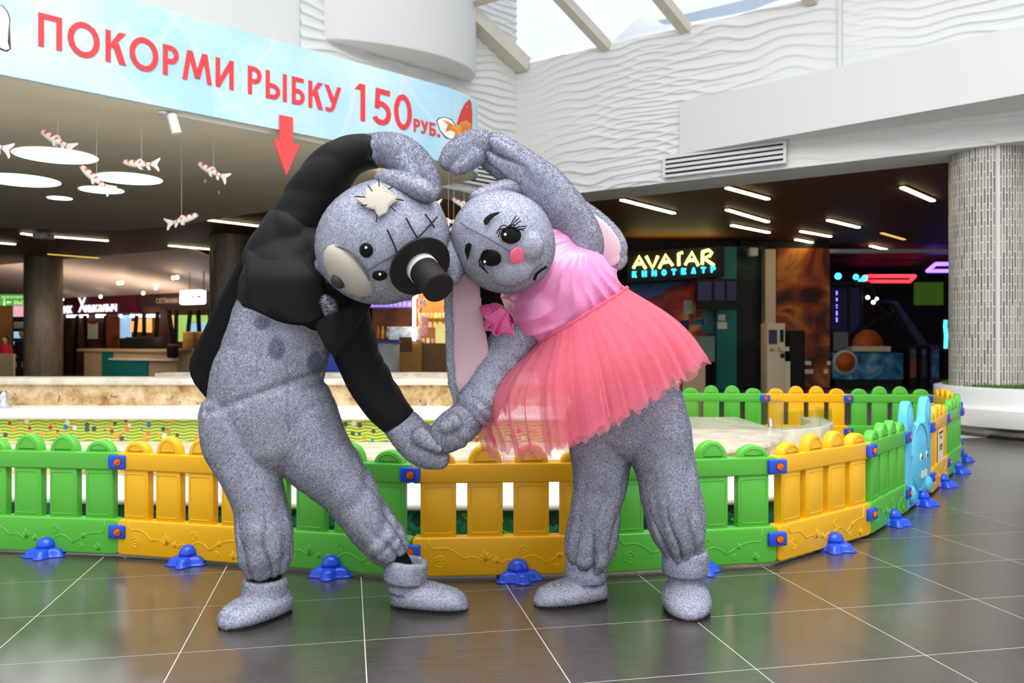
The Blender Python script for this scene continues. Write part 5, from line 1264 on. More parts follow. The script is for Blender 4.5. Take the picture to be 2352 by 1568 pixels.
def catmull(P, per):
    P = np.array(P, float); n = len(P); out = []
    for i in range(n-1):
        p0, p1, p2, p3 = P[max(i-1,0)], P[i], P[i+1], P[min(i+2,n-1)]
        for k in range(per):
            t = k/per
            out.append(0.5*((2*p1) + (p2-p0)*t + (2*p0-5*p1+4*p2-p3)*t*t + (3*p1-p0-3*p2+p3)*t**3))
    out.append(P[-1]); return np.array(out)
def sweep(pts, kd=1.0, seg=40, per=8, rmod=None, flat_start=False, flat_end=False, mb=None):
    """tube through (px, py, depth, radius in px[, kd]); kd flattens it in depth.  rmod(s, theta) scales the radius."""
    Q = []
    for p in pts:
        w = W(p[0], p[1], p[2]); Q.append((*w, p[3]*p[2]/FPX, p[4] if len(p) > 4 else kd))
    C = catmull(Q, per); n = len(C)
    rings = []
    def ring(c, t, r, kdv, s):
        t = Vector(t).normalized(); bvec = Vector((0,1,0)) - t*t.y
        if bvec.length < 1e-4: bvec = Vector((0,0,1))
        bvec.normalize(); nv = t.cross(bvec)
        out = []
        for k in range(seg):
            q = 2*math.pi*k/seg; m_ = rmod(s, q) if rmod else 1.0
            out.append(Vector(c) + (nv*math.cos(q) + bvec*(math.sin(q)*kdv))*(r*m_))
        return out
    for i in range(n):
        a = C[max(i-1,0)][:3]; b_ = C[min(i+1,n-1)][:3]
        rings.append((C[i][:3], b_-a, C[i][3], C[i][4], i/(n-1)))
    full = []
    def cap(i, sgn, flat):
        c, t, r, kdv, s = rings[i]; t = Vector(t).normalized()*sgn; L = []
        for k in (1,2,3,4):
            a = k/4*math.pi/2*0.96
            L.append(ring(Vector(c) + t*(r*(0.18 if flat else 0.75)*math.sin(a)), rings[i][1], r*max(0.12, math.cos(a) if not flat else math.cos(a)**0.35), kdv, s))
        return L
    full += list(reversed(cap(0, -1, flat_start)))
    full += [ring(*r_) for r_ in rings]
    full += cap(n-1, 1, flat_end)
    v = [p for r_ in full for p in r_]; f = []
    for i in range(len(full)-1):
        for k in range(seg):
            f.append((i*seg+k, i*seg+(k+1)%seg, (i+1)*seg+(k+1)%seg, (i+1)*seg+k))
    f.append(tuple(reversed(range(seg)))); f.append(tuple(range((len(full)-1)*seg, len(full)*seg)))
    mb = mb or MB(); mb.add(v, f); return mb
def fuse(name, mb, m, parent, voxel=0.009, smooth=6, disp=None):
    """union of closed shapes as one smooth continuous skin"""
    me = bpy.data.meshes.new(name); me.from_pydata([tuple(a) for a in mb.v], [], mb.f)
    bm = bmesh.new(); bm.from_mesh(me); bmesh.ops.recalc_face_normals(bm, faces=bm.faces[:]); bm.to_mesh(me); bm.free()
    o = bpy.data.objects.new(name, me); COL.objects.link(o)
    r = o.modifiers.new('r', 'REMESH'); r.mode = 'VOXEL'; r.voxel_size = voxel; r.adaptivity = 0
    s = o.modifiers.new('s', 'SMOOTH'); s.factor = 0.5; s.iterations = smooth
    dg = bpy.context.evaluated_depsgraph_get(); dg.update()
    me2 = bpy.data.meshes.new_from_object(o.evaluated_get(dg))
    bpy.data.objects.remove(o); bpy.data.meshes.remove(me)
    if disp:
        n = len(me2.vertices); co = np.zeros(n*3); me2.vertices.foreach_get('co', co); co = co.reshape(-1,3)
        nr = np.zeros(n*3); me2.vertices.foreach_get('normal', nr); nr = nr.reshape(-1,3)
        co = co + nr*disp(co, nr)[:,None]
        me2.vertices.foreach_set('co', co.ravel()); me2.update()
    me2.polygons.foreach_set('use_smooth', [True]*len(me2.polygons))
    me2.materials.clear(); me2.materials.append(m); me2.name = name
    o2 = bpy.data.objects.new(name, me2); COL.objects.link(o2)
    if parent: adopt(o2, parent)
    return o2
def fur(part, dens=150000, L=0.010, w=0.0013, down=0.45, seed=1, m=None, skip=None):
    """short pile as many small blades of one mesh on a plush part"""
    me = part.data; me.calc_loop_triangles(); nt = len(me.loop_triangles)
    tri = np.zeros(nt*3, int); me.loop_triangles.foreach_get('vertices', tri); tri = tri.reshape(-1,3)
    n = len(me.vertices); co = np.zeros(n*3); me.vertices.foreach_get('co', co); co = co.reshape(-1,3)
    nr = np.zeros(n*3); me.vertices.foreach_get('normal', nr); nr = nr.reshape(-1,3)
    A, B, C = co[tri[:,0]], co[tri[:,1]], co[tri[:,2]]
    ar = 0.5*np.linalg.norm(np.cross(B-A, C-A), axis=1)
    dens *= 1.8; w *= 0.62; L *= 0.55
    g = np.random.default_rng(seed); N = int(ar.sum()*dens)
    pick = g.choice(nt, N, p=ar/ar.sum()); u = g.random((N,2)); fl = u.sum(1) > 1; u[fl] = 1-u[fl]
    w0 = 1-u.sum(1); T = tri[pick]
    P = co[T[:,0]]*w0[:,None] + co[T[:,1]]*u[:,:1] + co[T[:,2]]*u[:,1:]
    Nn = nr[T[:,0]]*w0[:,None] + nr[T[:,1]]*u[:,:1] + nr[T[:,2]]*u[:,1:]; Nn /= np.linalg.norm(Nn, axis=1)[:,None] + 1e-9
    if skip is not None:
        k = ~skip(P); P = P[k]; Nn = Nn[k]; N = len(P)
    sw = np.stack([np.sin(P[:,2]*47 + np.sin(P[:,0]*31)*2), np.sin(P[:,0]*39 + P[:,2]*23), np.sin(P[:,1]*41 + P[:,0]*37 + P[:,2]*29)], 1)
    G_ = np.array([0,0,-1.0])*down + sw*0.30 + g.normal(0, .28, (N,3))
    G_ -= Nn*(G_*Nn).sum(1)[:,None]
    D = Nn*0.95 + G_*0.8; D /= np.linalg.norm(D, axis=1)[:,None]
    S = np.cross(D, g.normal(0,1,(N,3))); S /= np.linalg.norm(S, axis=1)[:,None] + 1e-9
    LL = L*(0.65 + 0.6*g.random(N))[:,None]
    V = np.empty((N,3,3)); V[:,0] = P - S*w - Nn*.001; V[:,1] = P + S*w - Nn*.001; V[:,2] = P + D*LL
    fm = bpy.data.meshes.new('fur'); fm.vertices.add(N*3); fm.vertices.foreach_set('co', V.reshape(-1).astype(np.float32))
    fm.loops.add(N*3); fm.loops.foreach_set('vertex_index', np.arange(N*3, dtype=np.int32))
    fm.polygons.add(N); fm.polygons.foreach_set('loop_start', np.arange(0, N*3, 3, dtype=np.int32))
    fm.polygons.foreach_set('use_smooth', np.ones(N, bool))
    fm.update(); 
    NN = Nn*0.85 + D*0.35; NN /= np.linalg.norm(NN, axis=1)[:,None]
    fm.normals_split_custom_set_from_vertices(np.repeat(NN, 3, axis=0).astype(np.float32))
    fm.materials.append(m or part.data.materials[0])
    o = bpy.data.objects.new('fur', fm); COL.objects.link(o); o['kind'] = 'stuff'
    o.parent = part
    return o
def nz(co, sc, seed=0):
    return np.array([noise.noise(Vector((a[0]*sc+seed, a[1]*sc, a[2]*sc))) for a in co])
gath = lambda s0, s1, n, amp, ph=0.0: (lambda s, q: 1 + 3.0*amp*float(np.clip((s-s0)/(s1-s0),0,1))*(abs(math.cos(n*q/2 + ph + 0.6*math.sin(2*q+ph) + 1.2*s))**.6 - .62)*(.75+.35*math.sin(3*q+1.1)))
def folds(n, amp, tw=1.0, s0=0, s1=1, ph=0.0):
    def fn(s, q):
        if not s0 <= s <= s1: return 1.0
        fade = min(1, (s-s0)*8, (s1-s)*8) if (s0, s1) != (0, 1) else 1
        x = n*math.pi*s + tw*math.cos(q+ph) + 0.9*math.sin(q*2+ph) + .5*math.sin(5*s*math.pi)
        return 1 + 3.4*amp*fade*(abs(math.sin(x))**.7 - .6)*(.6 + .6*math.sin(q*1.0 + 3*s + ph))
    return fn

def cuff_gathers(co, a, b_, n, depth, rad=.17, ph=0.0):
    """elastic-gather grooves running along a trouser leg or sleeve from a to its cuff b_"""
    a = np.array(a); ax = np.array(b_) - a; L = np.linalg.norm(ax); ax /= L
    u = np.array([0,1.0,0]) - ax*ax[1]; u /= np.linalg.norm(u); v = np.cross(ax, u)
    r = co - a; t = r@ax/L; x = r@u; y = r@v; q = np.arctan2(y, x)
    w = np.clip(t, 0, 1)**1.1*(t < 1.12)*(t > 0)*(np.hypot(x, y) < rad)
    s = np.sin(n*q/2 + ph + 0.5*np.sin(3*q+ph) + 0.35*np.sin(9*t+2*q))
    vary = 0.65 + 0.5*np.sin(2*q + 3*ph + 1)
    return depth*w*vary*(0.45*np.abs(s) - np.exp(-(s/0.28)**2))

class Head:
    """ellipsoid head; at(px, py) gives the point and normal the photograph shows there"""
    def __init__(s, c, ax, ay, az):
        s.c = Vector(c); s.A = Matrix((ax, ay, az)).transposed(); s.Ai = s.A.inverted()
    def at(s, px, py, lift=0.0):
        o = Vector((0,0,CAM_H)); d = (W(px,py,1.0) - o)
        oo = s.Ai @ (o - s.c); dd = s.Ai @ d
        a = dd.dot(dd); b_ = 2*oo.dot(dd); c_ = oo.dot(oo) - 1; D = b_*b_ - 4*a*c_
        t = (-b_ - math.sqrt(max(D, 0)))/(2*a)
        p = o + d*t; q = s.Ai @ (p - s.c); n = (s.Ai.transposed() @ q).normalized()
        return p + n*lift, n
def on_head(H, pts, lift): return [H.at(x, y, lift)[0] for x, y in pts]
def bump_on(H, px, py, rx, ry, ang, th, name, m, parent, sink=0.3, smooth=True):
    """flattened dome on the head: half sizes in px, long axis turned by ang degrees in the picture"""
    p, n = H.at(px, py); s = p.y/FPX; a = math.radians(ang)
    d = Vector((math.cos(a), 0, -math.sin(a))); d = (d - n*d.dot(n)).normalized(); e = n.cross(d)
    return MB().ellipsoid(p - n*(th*sink), d*(rx*s), e*(ry*s), n*th, 32, 16).build(name, m, parent, smooth)
def patch_on(H, poly, lift, th, name, m, parent, sub=3):
    """felt patch that follows the head"""
    bm = bmesh.new(); vs_ = [bm.verts.new((x, y, 0)) for x, y in poly]; bm.faces.new(vs_)
    bmesh.ops.triangulate(bm, faces=bm.faces[:]); bmesh.ops.subdivide_edges(bm, edges=bm.edges[:], cuts=sub, use_grid_fill=True)
    for v_ in bm.verts: v_.co = H.at(v_.co.x, v_.co.y, lift)[0]
    bmesh.ops.recalc_face_normals(bm, faces=bm.faces[:])
    me = bpy.data.meshes.new(name); bm.to_mesh(me); bm.free(); me.materials.append(m); me.polygons.foreach_set('use_smooth', [True]*len(me.polygons))
    o = bpy.data.objects.new(name, me); COL.objects.link(o); adopt(o, parent)
    sd = o.modifiers.new('t', 'SOLIDIFY'); sd.thickness = th; sd.offset = 0
    return o
def stroke_on(H, pts, r, name, m, parent, lift=0.004, seg=6):
    C = catmull([(x,y) for x,y in pts], 5); return MB().tube([H.at(x,y,lift)[0] for x,y in C], r, seg).build(name, m, parent, True)
def cloth_sheet(name, poly, Yf, th, m, parent, sub=4, sm=4):
    """garment piece cut as poly (px), hanging at depth Yf(px, py)"""
    bm = bmesh.new(); vs_ = [bm.verts.new((x,y,0)) for x,y in poly]; bm.faces.new(vs_)
    bmesh.ops.triangulate(bm, faces=bm.faces[:]); bmesh.ops.subdivide_edges(bm, edges=bm.edges[:], cuts=sub, use_grid_fill=True)
    for v_ in bm.verts: v_.co = W(v_.co.x, v_.co.y, Yf(v_.co.x, v_.co.y))
    bmesh.ops.recalc_face_normals(bm, faces=bm.faces[:])
    me = bpy.data.meshes.new(name); bm.to_mesh(me); bm.free(); me.materials.append(m); me.polygons.foreach_set('use_smooth', [True]*len(me.polygons))
    o = bpy.data.objects.new(name, me); COL.objects.link(o); adopt(o, parent)
    sd = o.modifiers.new('t', 'SOLIDIFY'); sd.thickness = th; sd.offset = 0
    return o
def slipper(name, heel, toe, half_w, collar_px, collar_py, collar_Y, collar_r, collar_h, parent, seed, tilt=(0,0)):
    heel = Vector((*heel,0)); toe = Vector((*toe,0)); d = toe-heel; L = d.length; d.normalize(); sd = Vector((-d.y,d.x,0))
    mb = MB(); seg = 28; v = []; f = []; nS = 16
    for i in range(nS):
        t = i/(nS-1); wv_ = half_w*(0.55 + 0.62*math.sin(math.pi*(0.18+0.66*t)) - 0.17)*(math.sqrt(max(0.02, 1-((t-0.5)/0.515)**6)))
        h = (0.104 - 0.042*max(0,(t-0.3)/0.7)**1.1)*(math.sqrt(max(0.03, 1-((t-0.5)/0.512)**8)))
        c = heel + d*(L*t)
        for k in range(seg):
            q = 2*math.pi*k/seg; z = 0.006 + h*0.42 + h*0.58*math.sin(q) if math.sin(q) > 0 else 0.006 + h*0.42*(1 - abs(math.sin(q))**0.5)
            v.append(c + sd*(wv_*math.copysign(abs(math.cos(q))**0.8, math.cos(q))) + Vector((0,0,z)))
    for i in range(nS-1):
        for k in range(seg): f.append((i*seg+k, i*seg+(k+1)%seg, (i+1)*seg+(k+1)%seg, (i+1)*seg+k))
    f += [tuple(reversed(range(seg))), tuple(range((nS-1)*seg, nS*seg))]
    mb.add(v, f)
    c = W(collar_px, collar_py, collar_Y); s = collar_Y/FPX; R = collar_r*s; hh = collar_h*s
    ax = Vector((tilt[0], tilt[1], 1)).normalized()
    mb.lathe([(R*.74,-hh*1.9),(R*.78,-hh*1.2),(R*.82,-hh*1.05),(R*1.02,-hh*.95),(R*1.06,-hh*.3),(R*1.04,hh*.6),(R*.97,hh*.9),(R*.8,hh*.85),(R*.7,hh*.3)], 36, c, ax)
    o = fuse(name, mb, M['plush'], parent, 0.007, 3)
    fur(o, 150000, 0.009, 0.0013, 0.2, seed)
    so = []; pol = []
    for side in (1,-1):
        for i in range(12):
            t = i/11 if side == 1 else 1-i/11
            wv_ = half_w*0.93*math.sqrt(max(0.0, 1-((t-0.5)/0.52)**4)); p = heel + d*(L*(t*.97+.015)) + sd*(wv_*side); pol.append((p.x,p.y))
    MB().prism(pol, 0.0, 0.010).build('sole', M['sole'], o)
    return o

# ---------------------------------------------------------------- figure in the black tailcoat
PA = empty('person', (-0.62, 3.4, 0)); tag(PA, 'person in grey plush bear costume, black tailcoat and tiny top hat, bending right', 'person')
mb = MB()
sweep([(630,1000,3.38,120,.82),(620,935,3.38,138,.80),(616,870,3.37,124,.85),(636,800,3.36,116,.88),(652,735,3.36,112,.86),(684,680,3.36,104,.8),(716,632,3.34,80,.8),(750,615,3.3,50,.9)], mb=mb, rmod=folds(5, .012, 1.5))
sweep([(556,955,3.37,92,1.0),(555,1020,3.36,84,1.05),(577,1090,3.34,66,1.1),(597,1160,3.34,58,1.1),(606,1215,3.35,60,1.1),(610,1272,3.36,54,1.1),(612,1311,3.36,41,1.1)], mb=mb, rmod=lambda s,q: gath(.5,.92,9,.10)(s,q)*folds(3,.012,2)(s,q), flat_end=True, seg=64)
sweep([(682,955,3.39,88,1.05),(720,1036,3.40,84,1.02),(788,1117,3.42,64,1.05),(846,1198,3.44,53,1.1),(884,1246,3.45,46,1.1),(906,1274,3.45,33,1.1)], mb=mb, rmod=lambda s,q: folds(6,.045,2.0,.3,1)(s,q)*gath(.55,.92,8,.09)(s,q), flat_end=True, seg=64)
def dispA(co, nr):
    d = 0.006*nz(co, 6) + 0.007*(np.abs(nz(co*np.array([1,1,.55]), 8, 5))-.2)
    x, z = co[:,0], co[:,2]
    # belly seam, trouser creases
    seam = np.exp(-((x - (-0.86 + 0.0*z))/0.006)**2)*(z > 0.75)*(z < 1.05)*(co[:,1] < 3.3)
    cre = 0.010*np.exp(-(((z-0.93) - 0.35*(x+0.90))/0.016)**2)*(x > -1.2)*(x < -0.7)*(co[:,1] < 3.35)
    d = d + cuff_gathers(co, W(585,1120,3.34), W(612,1311,3.36), 9, .017) + cuff_gathers(co, W(780,1110,3.42), W(906,1274,3.45), 8, .017, ph=1.0)
    return d - 0.004*seam - cre
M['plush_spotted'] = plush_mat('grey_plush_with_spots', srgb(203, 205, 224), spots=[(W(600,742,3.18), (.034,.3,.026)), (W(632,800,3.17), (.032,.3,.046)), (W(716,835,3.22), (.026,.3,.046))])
suitA = fuse('plush_suit', mb, M['plush_spotted'], PA, 0.008, 3, dispA)
fur(suitA, 150000, 0.010, 0.0013, 0.5, 11)
# trouser legs end over black leggings
sweep([(612,1312,3.36,33),(612,1372,3.36,33)], flat_start=True, flat_end=True).build('legging', M['jersey'], PA, True)
sweep([(903,1272,3.45,28),(918,1300,3.45,29),(926,1320,3.45,29)], flat_start=True, flat_end=True).build('legging', M['jersey'], PA, True)
slipper('slipper', (-0.935,3.46), (-1.10,3.185), 0.096, 608, 1350, 3.37, 47, 27, PA, 12)
slipper('slipper', (-0.50,3.50), (-0.185,3.43), 0.092, 932, 1308, 3.46, 46, 27, PA, 13, (0.12,0))
# tailcoat
jk = MB()
sweep([(652,722,3.35,104,.92),(664,690,3.35,118,.92),(688,645,3.35,122,.88),(712,606,3.35,104,.85),(735,585,3.34,72,.85)], mb=jk, rmod=folds(2,.012,2), flat_start=True)
sweep([(628,612,3.37,72),(650,580,3.37,76),(672,535,3.37,70)], mb=jk)
sweep([(760,690,3.34,62,.9),(795,720,3.34,62,.9)], mb=jk)
dispJ = lambda co, nr: 0.006*nz(co, 6, 2) + 0.013*np.abs(nz(co*np.array([1,1,.6]), 9, 9))
jb = fuse('tailcoat', jk, M['jacket'], PA, 0.010, 5, dispJ)
cloth_sheet('coat_front', [(565,588),(572,560),(640,560),(700,590),(745,640),(752,690),(742,728),(705,744),(655,738),(612,722),(578,700),(566,680)], lambda x,y: 3.125 + 0.0000050*(x-660)**2 + 0.15*(max(0,(640-y)/80))**1.5 + 0.00005*max(0,y-640), 0.008, M['jacket'], PA, 6)
cloth_sheet('coat_tail', smooth_path([(585,575),(560,578),(528,640),(495,702),(452,790),(432,836),(440,872),(466,905),(487,930),(500,905),(515,862),(524,815),(540,752),(572,686),(640,620)],1), lambda x,y: 3.36 + 0.10*math.sin((x-430)/160) + 0.05*(y-600)/300, 0.010, M['jacket'], PA, 6)
cloth_sheet('lapel', [(722,742),(746,728),(790,708),(836,688),(852,700),(838,722),(792,742),(764,756),(766,790),(770,826),(748,796)], lambda x,y: 3.12 + 0.0010*abs(x-765), 0.010, M['jacket'], PA, 5)
slv = sweep([(628,604,3.38,70),(652,566,3.38,70),(684,520,3.38,66),(716,462,3.38,64),(752,404,3.36,58),(790,366,3.35,50),(830,350,3.34,43),(862,346,3.33,39)], rmod=lambda s,q: folds(6,.022,3.0,.1,.8)(s,q), flat_end=True, seg=56)
fuse('sleeve', slv, M['jacket'], PA, 0.008, 3, lambda co,nr: 0.005*nz(co,9,4))
slv = sweep([(786,716,3.35,62),(806,770,3.36,55),(824,826,3.35,50),(846,872,3.34,51),(878,922,3.33,49),(905,954,3.32,44),(922,970,3.32,41)], rmod=lambda s,q: folds(7,.032,2.6,.05,.75)(s,q), flat_end=True, seg=56)
fuse('sleeve', slv, M['jacket'], PA, 0.008, 3, lambda co,nr: 0.005*nz(co,9,6))
# gloves (mittens)
gm = sweep([(852,346,3.33,36),(882,344,3.33,38),(915,352,3.31,42),(948,380,3.29,44,.8),(975,415,3.27,38,.7),(990,440,3.26,26,.7)], rmod=lambda s,q: gath(.35,.0,9,.07)(s,q))
sweep([(925,372,3.24,24),(948,402,3.22,22),(964,425,3.22,15)], mb=gm)
g1 = fuse('glove', gm, M['plush'], PA, 0.007, 4); fur(g1, 170000, 0.012, 0.0013, 0.25, 14)
gm = sweep([(912,966,3.32,37),(936,992,3.31,42,.9),(965,1022,3.29,44,.8),(995,1044,3.27,36,.75),(1014,1056,3.26,22,.75)], rmod=folds(4,.05,2.5,.0,.6))
sweep([(965,1000,3.24,22),(990,1016,3.22,18),(1010,1030,3.21,12)], mb=gm)
g2 = fuse('glove', gm, M['plush'], PA, 0.007, 4); fur(g2, 170000, 0.011, 0.0013, 0.35, 15)
# head
sA = 3.12/FPX
uA = Vector((.92,0,.38)); sdA = Vector((.38,0,-.92))
HA = Head(W(880,556,3.12), uA*(157*sA), sdA*(143*sA), Vector((0,1,0))*(138*sA))
hm = MB().ellipsoid(HA.c, uA*(155*sA), sdA*(141*sA), Vector((0,136*sA,0)), 64, 40)
dispH = lambda co, nr: 0.004*nz(co, 6, 3)
headA = fuse('costume_head', hm, M['plush'], PA, 0.009, 3, dispH); fur(headA, 170000, 0.007, 0.0012, 0.2, 16)
mz = bump_on(HA, 795, 628, 73, 47, 57, 0.062, 'muzzle', M['leather'], headA, .38)
stroke_on(HA, [(757,572),(778,566),(806,576),(832,606),(848,642),(846,668),(832,684)], .004, 'muzzle_seam', M['seam'], headA, .006)
bump_on(Head(HA.c, uA*(170*sA), sdA*(156*sA), Vector((0,165*sA,0))), 778, 645, 19, 15, 60, 0.028, 'nose', M['nose_brown'], headA, .0)
for (x,y,a_,b__) in ((842,574,16,17),(872,631,17,13)):
    ey = bump_on(HA, x, y, a_, b__, 0, 0.010, 'eye', M['felt_black'], headA, -.55); 
    p, n_ = HA.at(x+1, y-6, .0155); MB().ellipsoid(p, Vector((.0052,0,0)), Vector((0,.003,0)), Vector((0,0,.0052)), 12, 8).build('eye_glint', M['ribbon_white'], ey, True)
patch = patch_on(HA, [(871,426),(884,446),(919,463),(902,472),(893,480),(889,492),(868,503),(862,486),(845,482),(819,461),(838,458),(842,442)], .012, .006, 'patch', M['leather'], headA, 4)
for s in ([(871,419),(872,436)],[(848,434),(857,446)],[(892,442),(901,437)],[(908,463),(925,466)],[(820,458),(842,459)],[(833,477),(846,476)],[(896,478),(908,490)],[(867,496),(866,512)]): stroke_on(HA, s, .0022, 'patch_stitch', M['stitch'], patch, .015)
for s in ([(910,582),(938,562),(968,535),(1000,500)],[(889,528),(902,556),(914,586)],[(931,502),(944,526),(957,548)],[(973,494),(984,508),(994,524)]): stroke_on(HA, s, .0030, 'stitch', M['stitch'], headA, .009)
stroke_on(HA, [(846,620),(872,602),(900,586),(930,567)], .0028, 'head_seam', M['seam'], headA, .006)
# ears
def ear(name, pts, kd, parent, seed):
    e = fuse(name, sweep(pts, kd=kd), M['plush'], parent, 0.008, 4); fur(e, 160000, 0.009, .0013, .2, seed); return e
ear('ear', [(880,412,3.10,16),(905,418,3.06,25),(940,428,3.02,28),(975,442,3.0,26),(990,449,3.0,17)], 1.5, headA, 17)
ear('ear', [(1020,560,3.16,22),(1035,590,3.14,30),(1040,618,3.12,28),(1040,640,3.11,17)], 1.3, headA, 18)
# tiny top hat
axh = Vector((.50,-.66,-.56)).normalized(); hb, hn = HA.at(960, 606, .006)
hat = empty('top_hat', hb); adopt(hat, PA); hat.matrix_parent_inverse = Matrix.Translation(Vector(PA.location)).inverted()
hs = 3.0/FPX
hb = hb + axh*.012
bevel(MB().lathe([(74*hs,-.006),(74*hs,.006)], 56, hb, axh).build('brim', M['hat'], hat), .003)
MB().lathe([(35*hs,0.0),(34*hs,.13),(36*hs,.135),(36*hs,.148),(33*hs,.152)], 44, hb, axh).build('crown', M['hat'], hat, False)
MB().lathe([(36.3*hs,0.006),(36.0*hs,.034)], 44, hb, axh).build('hat_band', M['ribbon_white'], hat, True)
# fur tuft at the collar and bow
tf = fuse('chest_fur', sweep([(748,690,3.16,9),(758,708,3.15,11),(764,726,3.15,6)]), M['plush'], PA, .007, 2); fur(tf, 110000, .03, .0022, .8, 19)

# ---------------------------------------------------------------- figure in the pink dress
PB = empty('person', (0.52, 3.5, 0)); tag(PB, 'person in grey plush rabbit costume and pink tutu dress, bending left', 'person')
mb = MB()
sweep([(1432,985,3.48,100,.85),(1440,930,3.48,114,.85),(1425,880,3.47,116,.85),(1380,810,3.46,116,.85),(1325,735,3.45,118,.85),(1275,665,3.44,112,.85),(1240,615,3.42,84,.85)], mb=mb)
sweep([(1385,960,3.49,82),(1380,1030,3.50,72),(1377,1110,3.50,58),(1366,1180,3.51,53),(1356,1240,3.52,52),(1350,1282,3.53,46),(1346,1300,3.53,36)], mb=mb, rmod=lambda s,q: gath(.25,.9,8,.12)(s,q)*folds(3,.03,2)(s,q), flat_end=True, seg=64)
sweep([(1485,930,3.47,82),(1508,1000,3.47,80),(1530,1080,3.46,66),(1542,1150,3.46,66),(1556,1210,3.46,60),(1567,1250,3.47,48),(1572,1275,3.47,40)], mb=mb, rmod=lambda s,q: gath(.3,.9,8,.11)(s,q)*folds(3,.02,2)(s,q), flat_end=True, seg=64)
sweep([(1318,600,3.44,56),(1332,556,3.42,52),(1296,490,3.40,54),(1247,434,3.38,52),(1180,378,3.35,47),(1135,346,3.33,42),(1118,337,3.32,33)], mb=mb, rmod=lambda s,q: gath(.45,.95,8,.13)(s,q)*folds(4,.03,2,0,.7)(s,q), flat_end=True, seg=64)
sweep([(1215,740,3.40,50),(1172,795,3.37,50),(1140,850,3.34,48),(1112,905,3.31,50),(1088,940,3.29,48),(1072,955,3.28,34)], mb=mb, rmod=folds(7,.06,2.0,.15,1), seg=56)
suitB = fuse('plush_suit', mb, M['plush'], PB, 0.008, 3, lambda co,nr: 0.005*nz(co,7,8) + 0.007*(np.abs(nz(co*np.array([1,1,.5]),8,3))-.2) + cuff_gathers(co, W(1380,1060,3.5), W(1346,1300,3.53), 8, .018, ph=.6) + cuff_gathers(co, W(1530,1090,3.46), W(1572,1275,3.47), 8, .018, ph=2.0) + cuff_gathers(co, W(1250,435,3.38), W(1118,337,3.32), 8, .015, ph=.3)); fur(suitB, 150000, .010, .0013, .5, 31)
slipper('slipper', (0.40,3.60), (0.10,3.47), 0.090, 1346, 1307, 3.55, 44, 26, PB, 32)
slipper('slipper', (0.735,3.60), (0.70,3.285), 0.098, 1574, 1288, 3.49, 49, 30, PB, 33)
gm = sweep([(1118,338,3.32,30),(1100,334,3.31,36),(1070,346,3.30,37,.8),(1042,362,3.29,32,.8),(1026,374,3.28,20,.8)], rmod=folds(3,.05,2,0,.5)); sweep([(1092,358,3.25,22),(1066,378,3.23,19),(1046,390,3.22,12)], mb=gm)
g1 = fuse('glove', gm, M['plush'], PB, .007, 4); fur(g1, 170000, .012, .0013, .25, 34)
gm = sweep([(1082,950,3.28,38),(1058,972,3.26,42,.85),(1030,996,3.24,42,.8),(1010,1016,3.23,32,.75),(1000,1026,3.22,20,.75)], rmod=folds(4,.06,2.2,0,.6)); sweep([(1045,968,3.2,20),(1022,982,3.19,16)], mb=gm)
g2 = fuse('glove', gm, M['plush'], PB, .007, 4); fur(g2, 170000, .011, .0013, .4, 35)
# head
sB = 3.16/FPX
uB = Vector((-.79,0,.61)); sdB = Vector((.61,0,.79))
HB = Head(W(1156,556,3.16), uB*(124*sB), sdB*(116*sB), Vector((0,120*sB,0)))
hm = MB().ellipsoid(HB.c, uB*(122*sB), sdB*(114*sB), Vector((0,118*sB,0)), 64, 40)
p, n_ = HB.at(1222, 566); hm.ellipsoid(p - n_*.035, Vector((.062,0,0)), Vector((0,.05,0)), Vector((0,0,.058)), 24, 16)
p, n_ = HB.at(1180, 632); hm.ellipsoid(p - n_*.045, Vector((.085,0,.02)), Vector((0,.06,0)), Vector((-.015,0,.065)), 24, 16)
p, n_ = HB.at(1228, 640); hm.ellipsoid(p - n_*.03, Vector((.035,0,0)), Vector((0,.035,0)), Vector((0,0,.035)), 20, 12)
headB = fuse('costume_head', hm, M['plush'], PB, .008, 3, lambda co,nr: .003*nz(co,7,4)); fur(headB, 180000, .006, .0012, .15, 36)
HB2 = Head(HB.c, uB*(126*sB), sdB*(118*sB), Vector((0,126*sB,0)))
for k,(x,y,a_,b__) in enumerate(((1173,540,24,20),(1128,591,25,20))):
    ey = bump_on(HB, x, y, a_, b__, 0, .012, 'eye', M['felt_black'], headB, -.35)
    gx_, gy_ = ((1160,540),(1117,597))[k]; p, n_ = HB.at(gx_, gy_, .0165); MB().ellipsoid(p, Vector((.0055,0,0)), Vector((0,.003,0)), Vector((0,0,.0055)), 12, 8).build('eye_glint', M['ribbon_white'], ey, True)
    lash = [[(1158,532),(1148,528),(1142,538)],[(1160,526),(1150,530),(1146,545)],[(1166,524),(1155,520),(1144,532)],[(1157,536),(1153,544),(1155,553)],[(1168,526),(1175,513),(1184,499)],[(1170,526),(1180,513),(1190,505)],[(1176,526),(1184,517),(1193,511)],[(1178,528),(1192,523),(1205,523)],[(1180,530),(1194,528),(1203,527)],[(1182,532),(1192,529),(1199,532)],[(1165,524),(1172,519),(1182,520)]] if k == 0 else \
           [[(1122,580),(1114,574),(1113,588)],[(1116,582),(1108,588),(1104,598)],[(1114,588),(1106,596),(1106,608)],[(1112,594),(1108,606),(1117,616)],[(1114,602),(1116,612),(1124,622)],[(1112,598),(1112,610),(1120,618)],[(1124,576),(1116,576),(1108,590)],[(1126,574),(1120,572),(1114,578)]]
    for s in lash: stroke_on(HB, s, .0019, 'eyelash', M['felt_black'], ey, .015)
patch_on(HB, [(1113,511),(1117,503),(1126,496),(1138,492),(1149,491),(1143,496),(1134,501),(1127,508),(1121,517),(1116,518)], .011, .004, 'eyebrow', M['felt_black'], headB, 2)
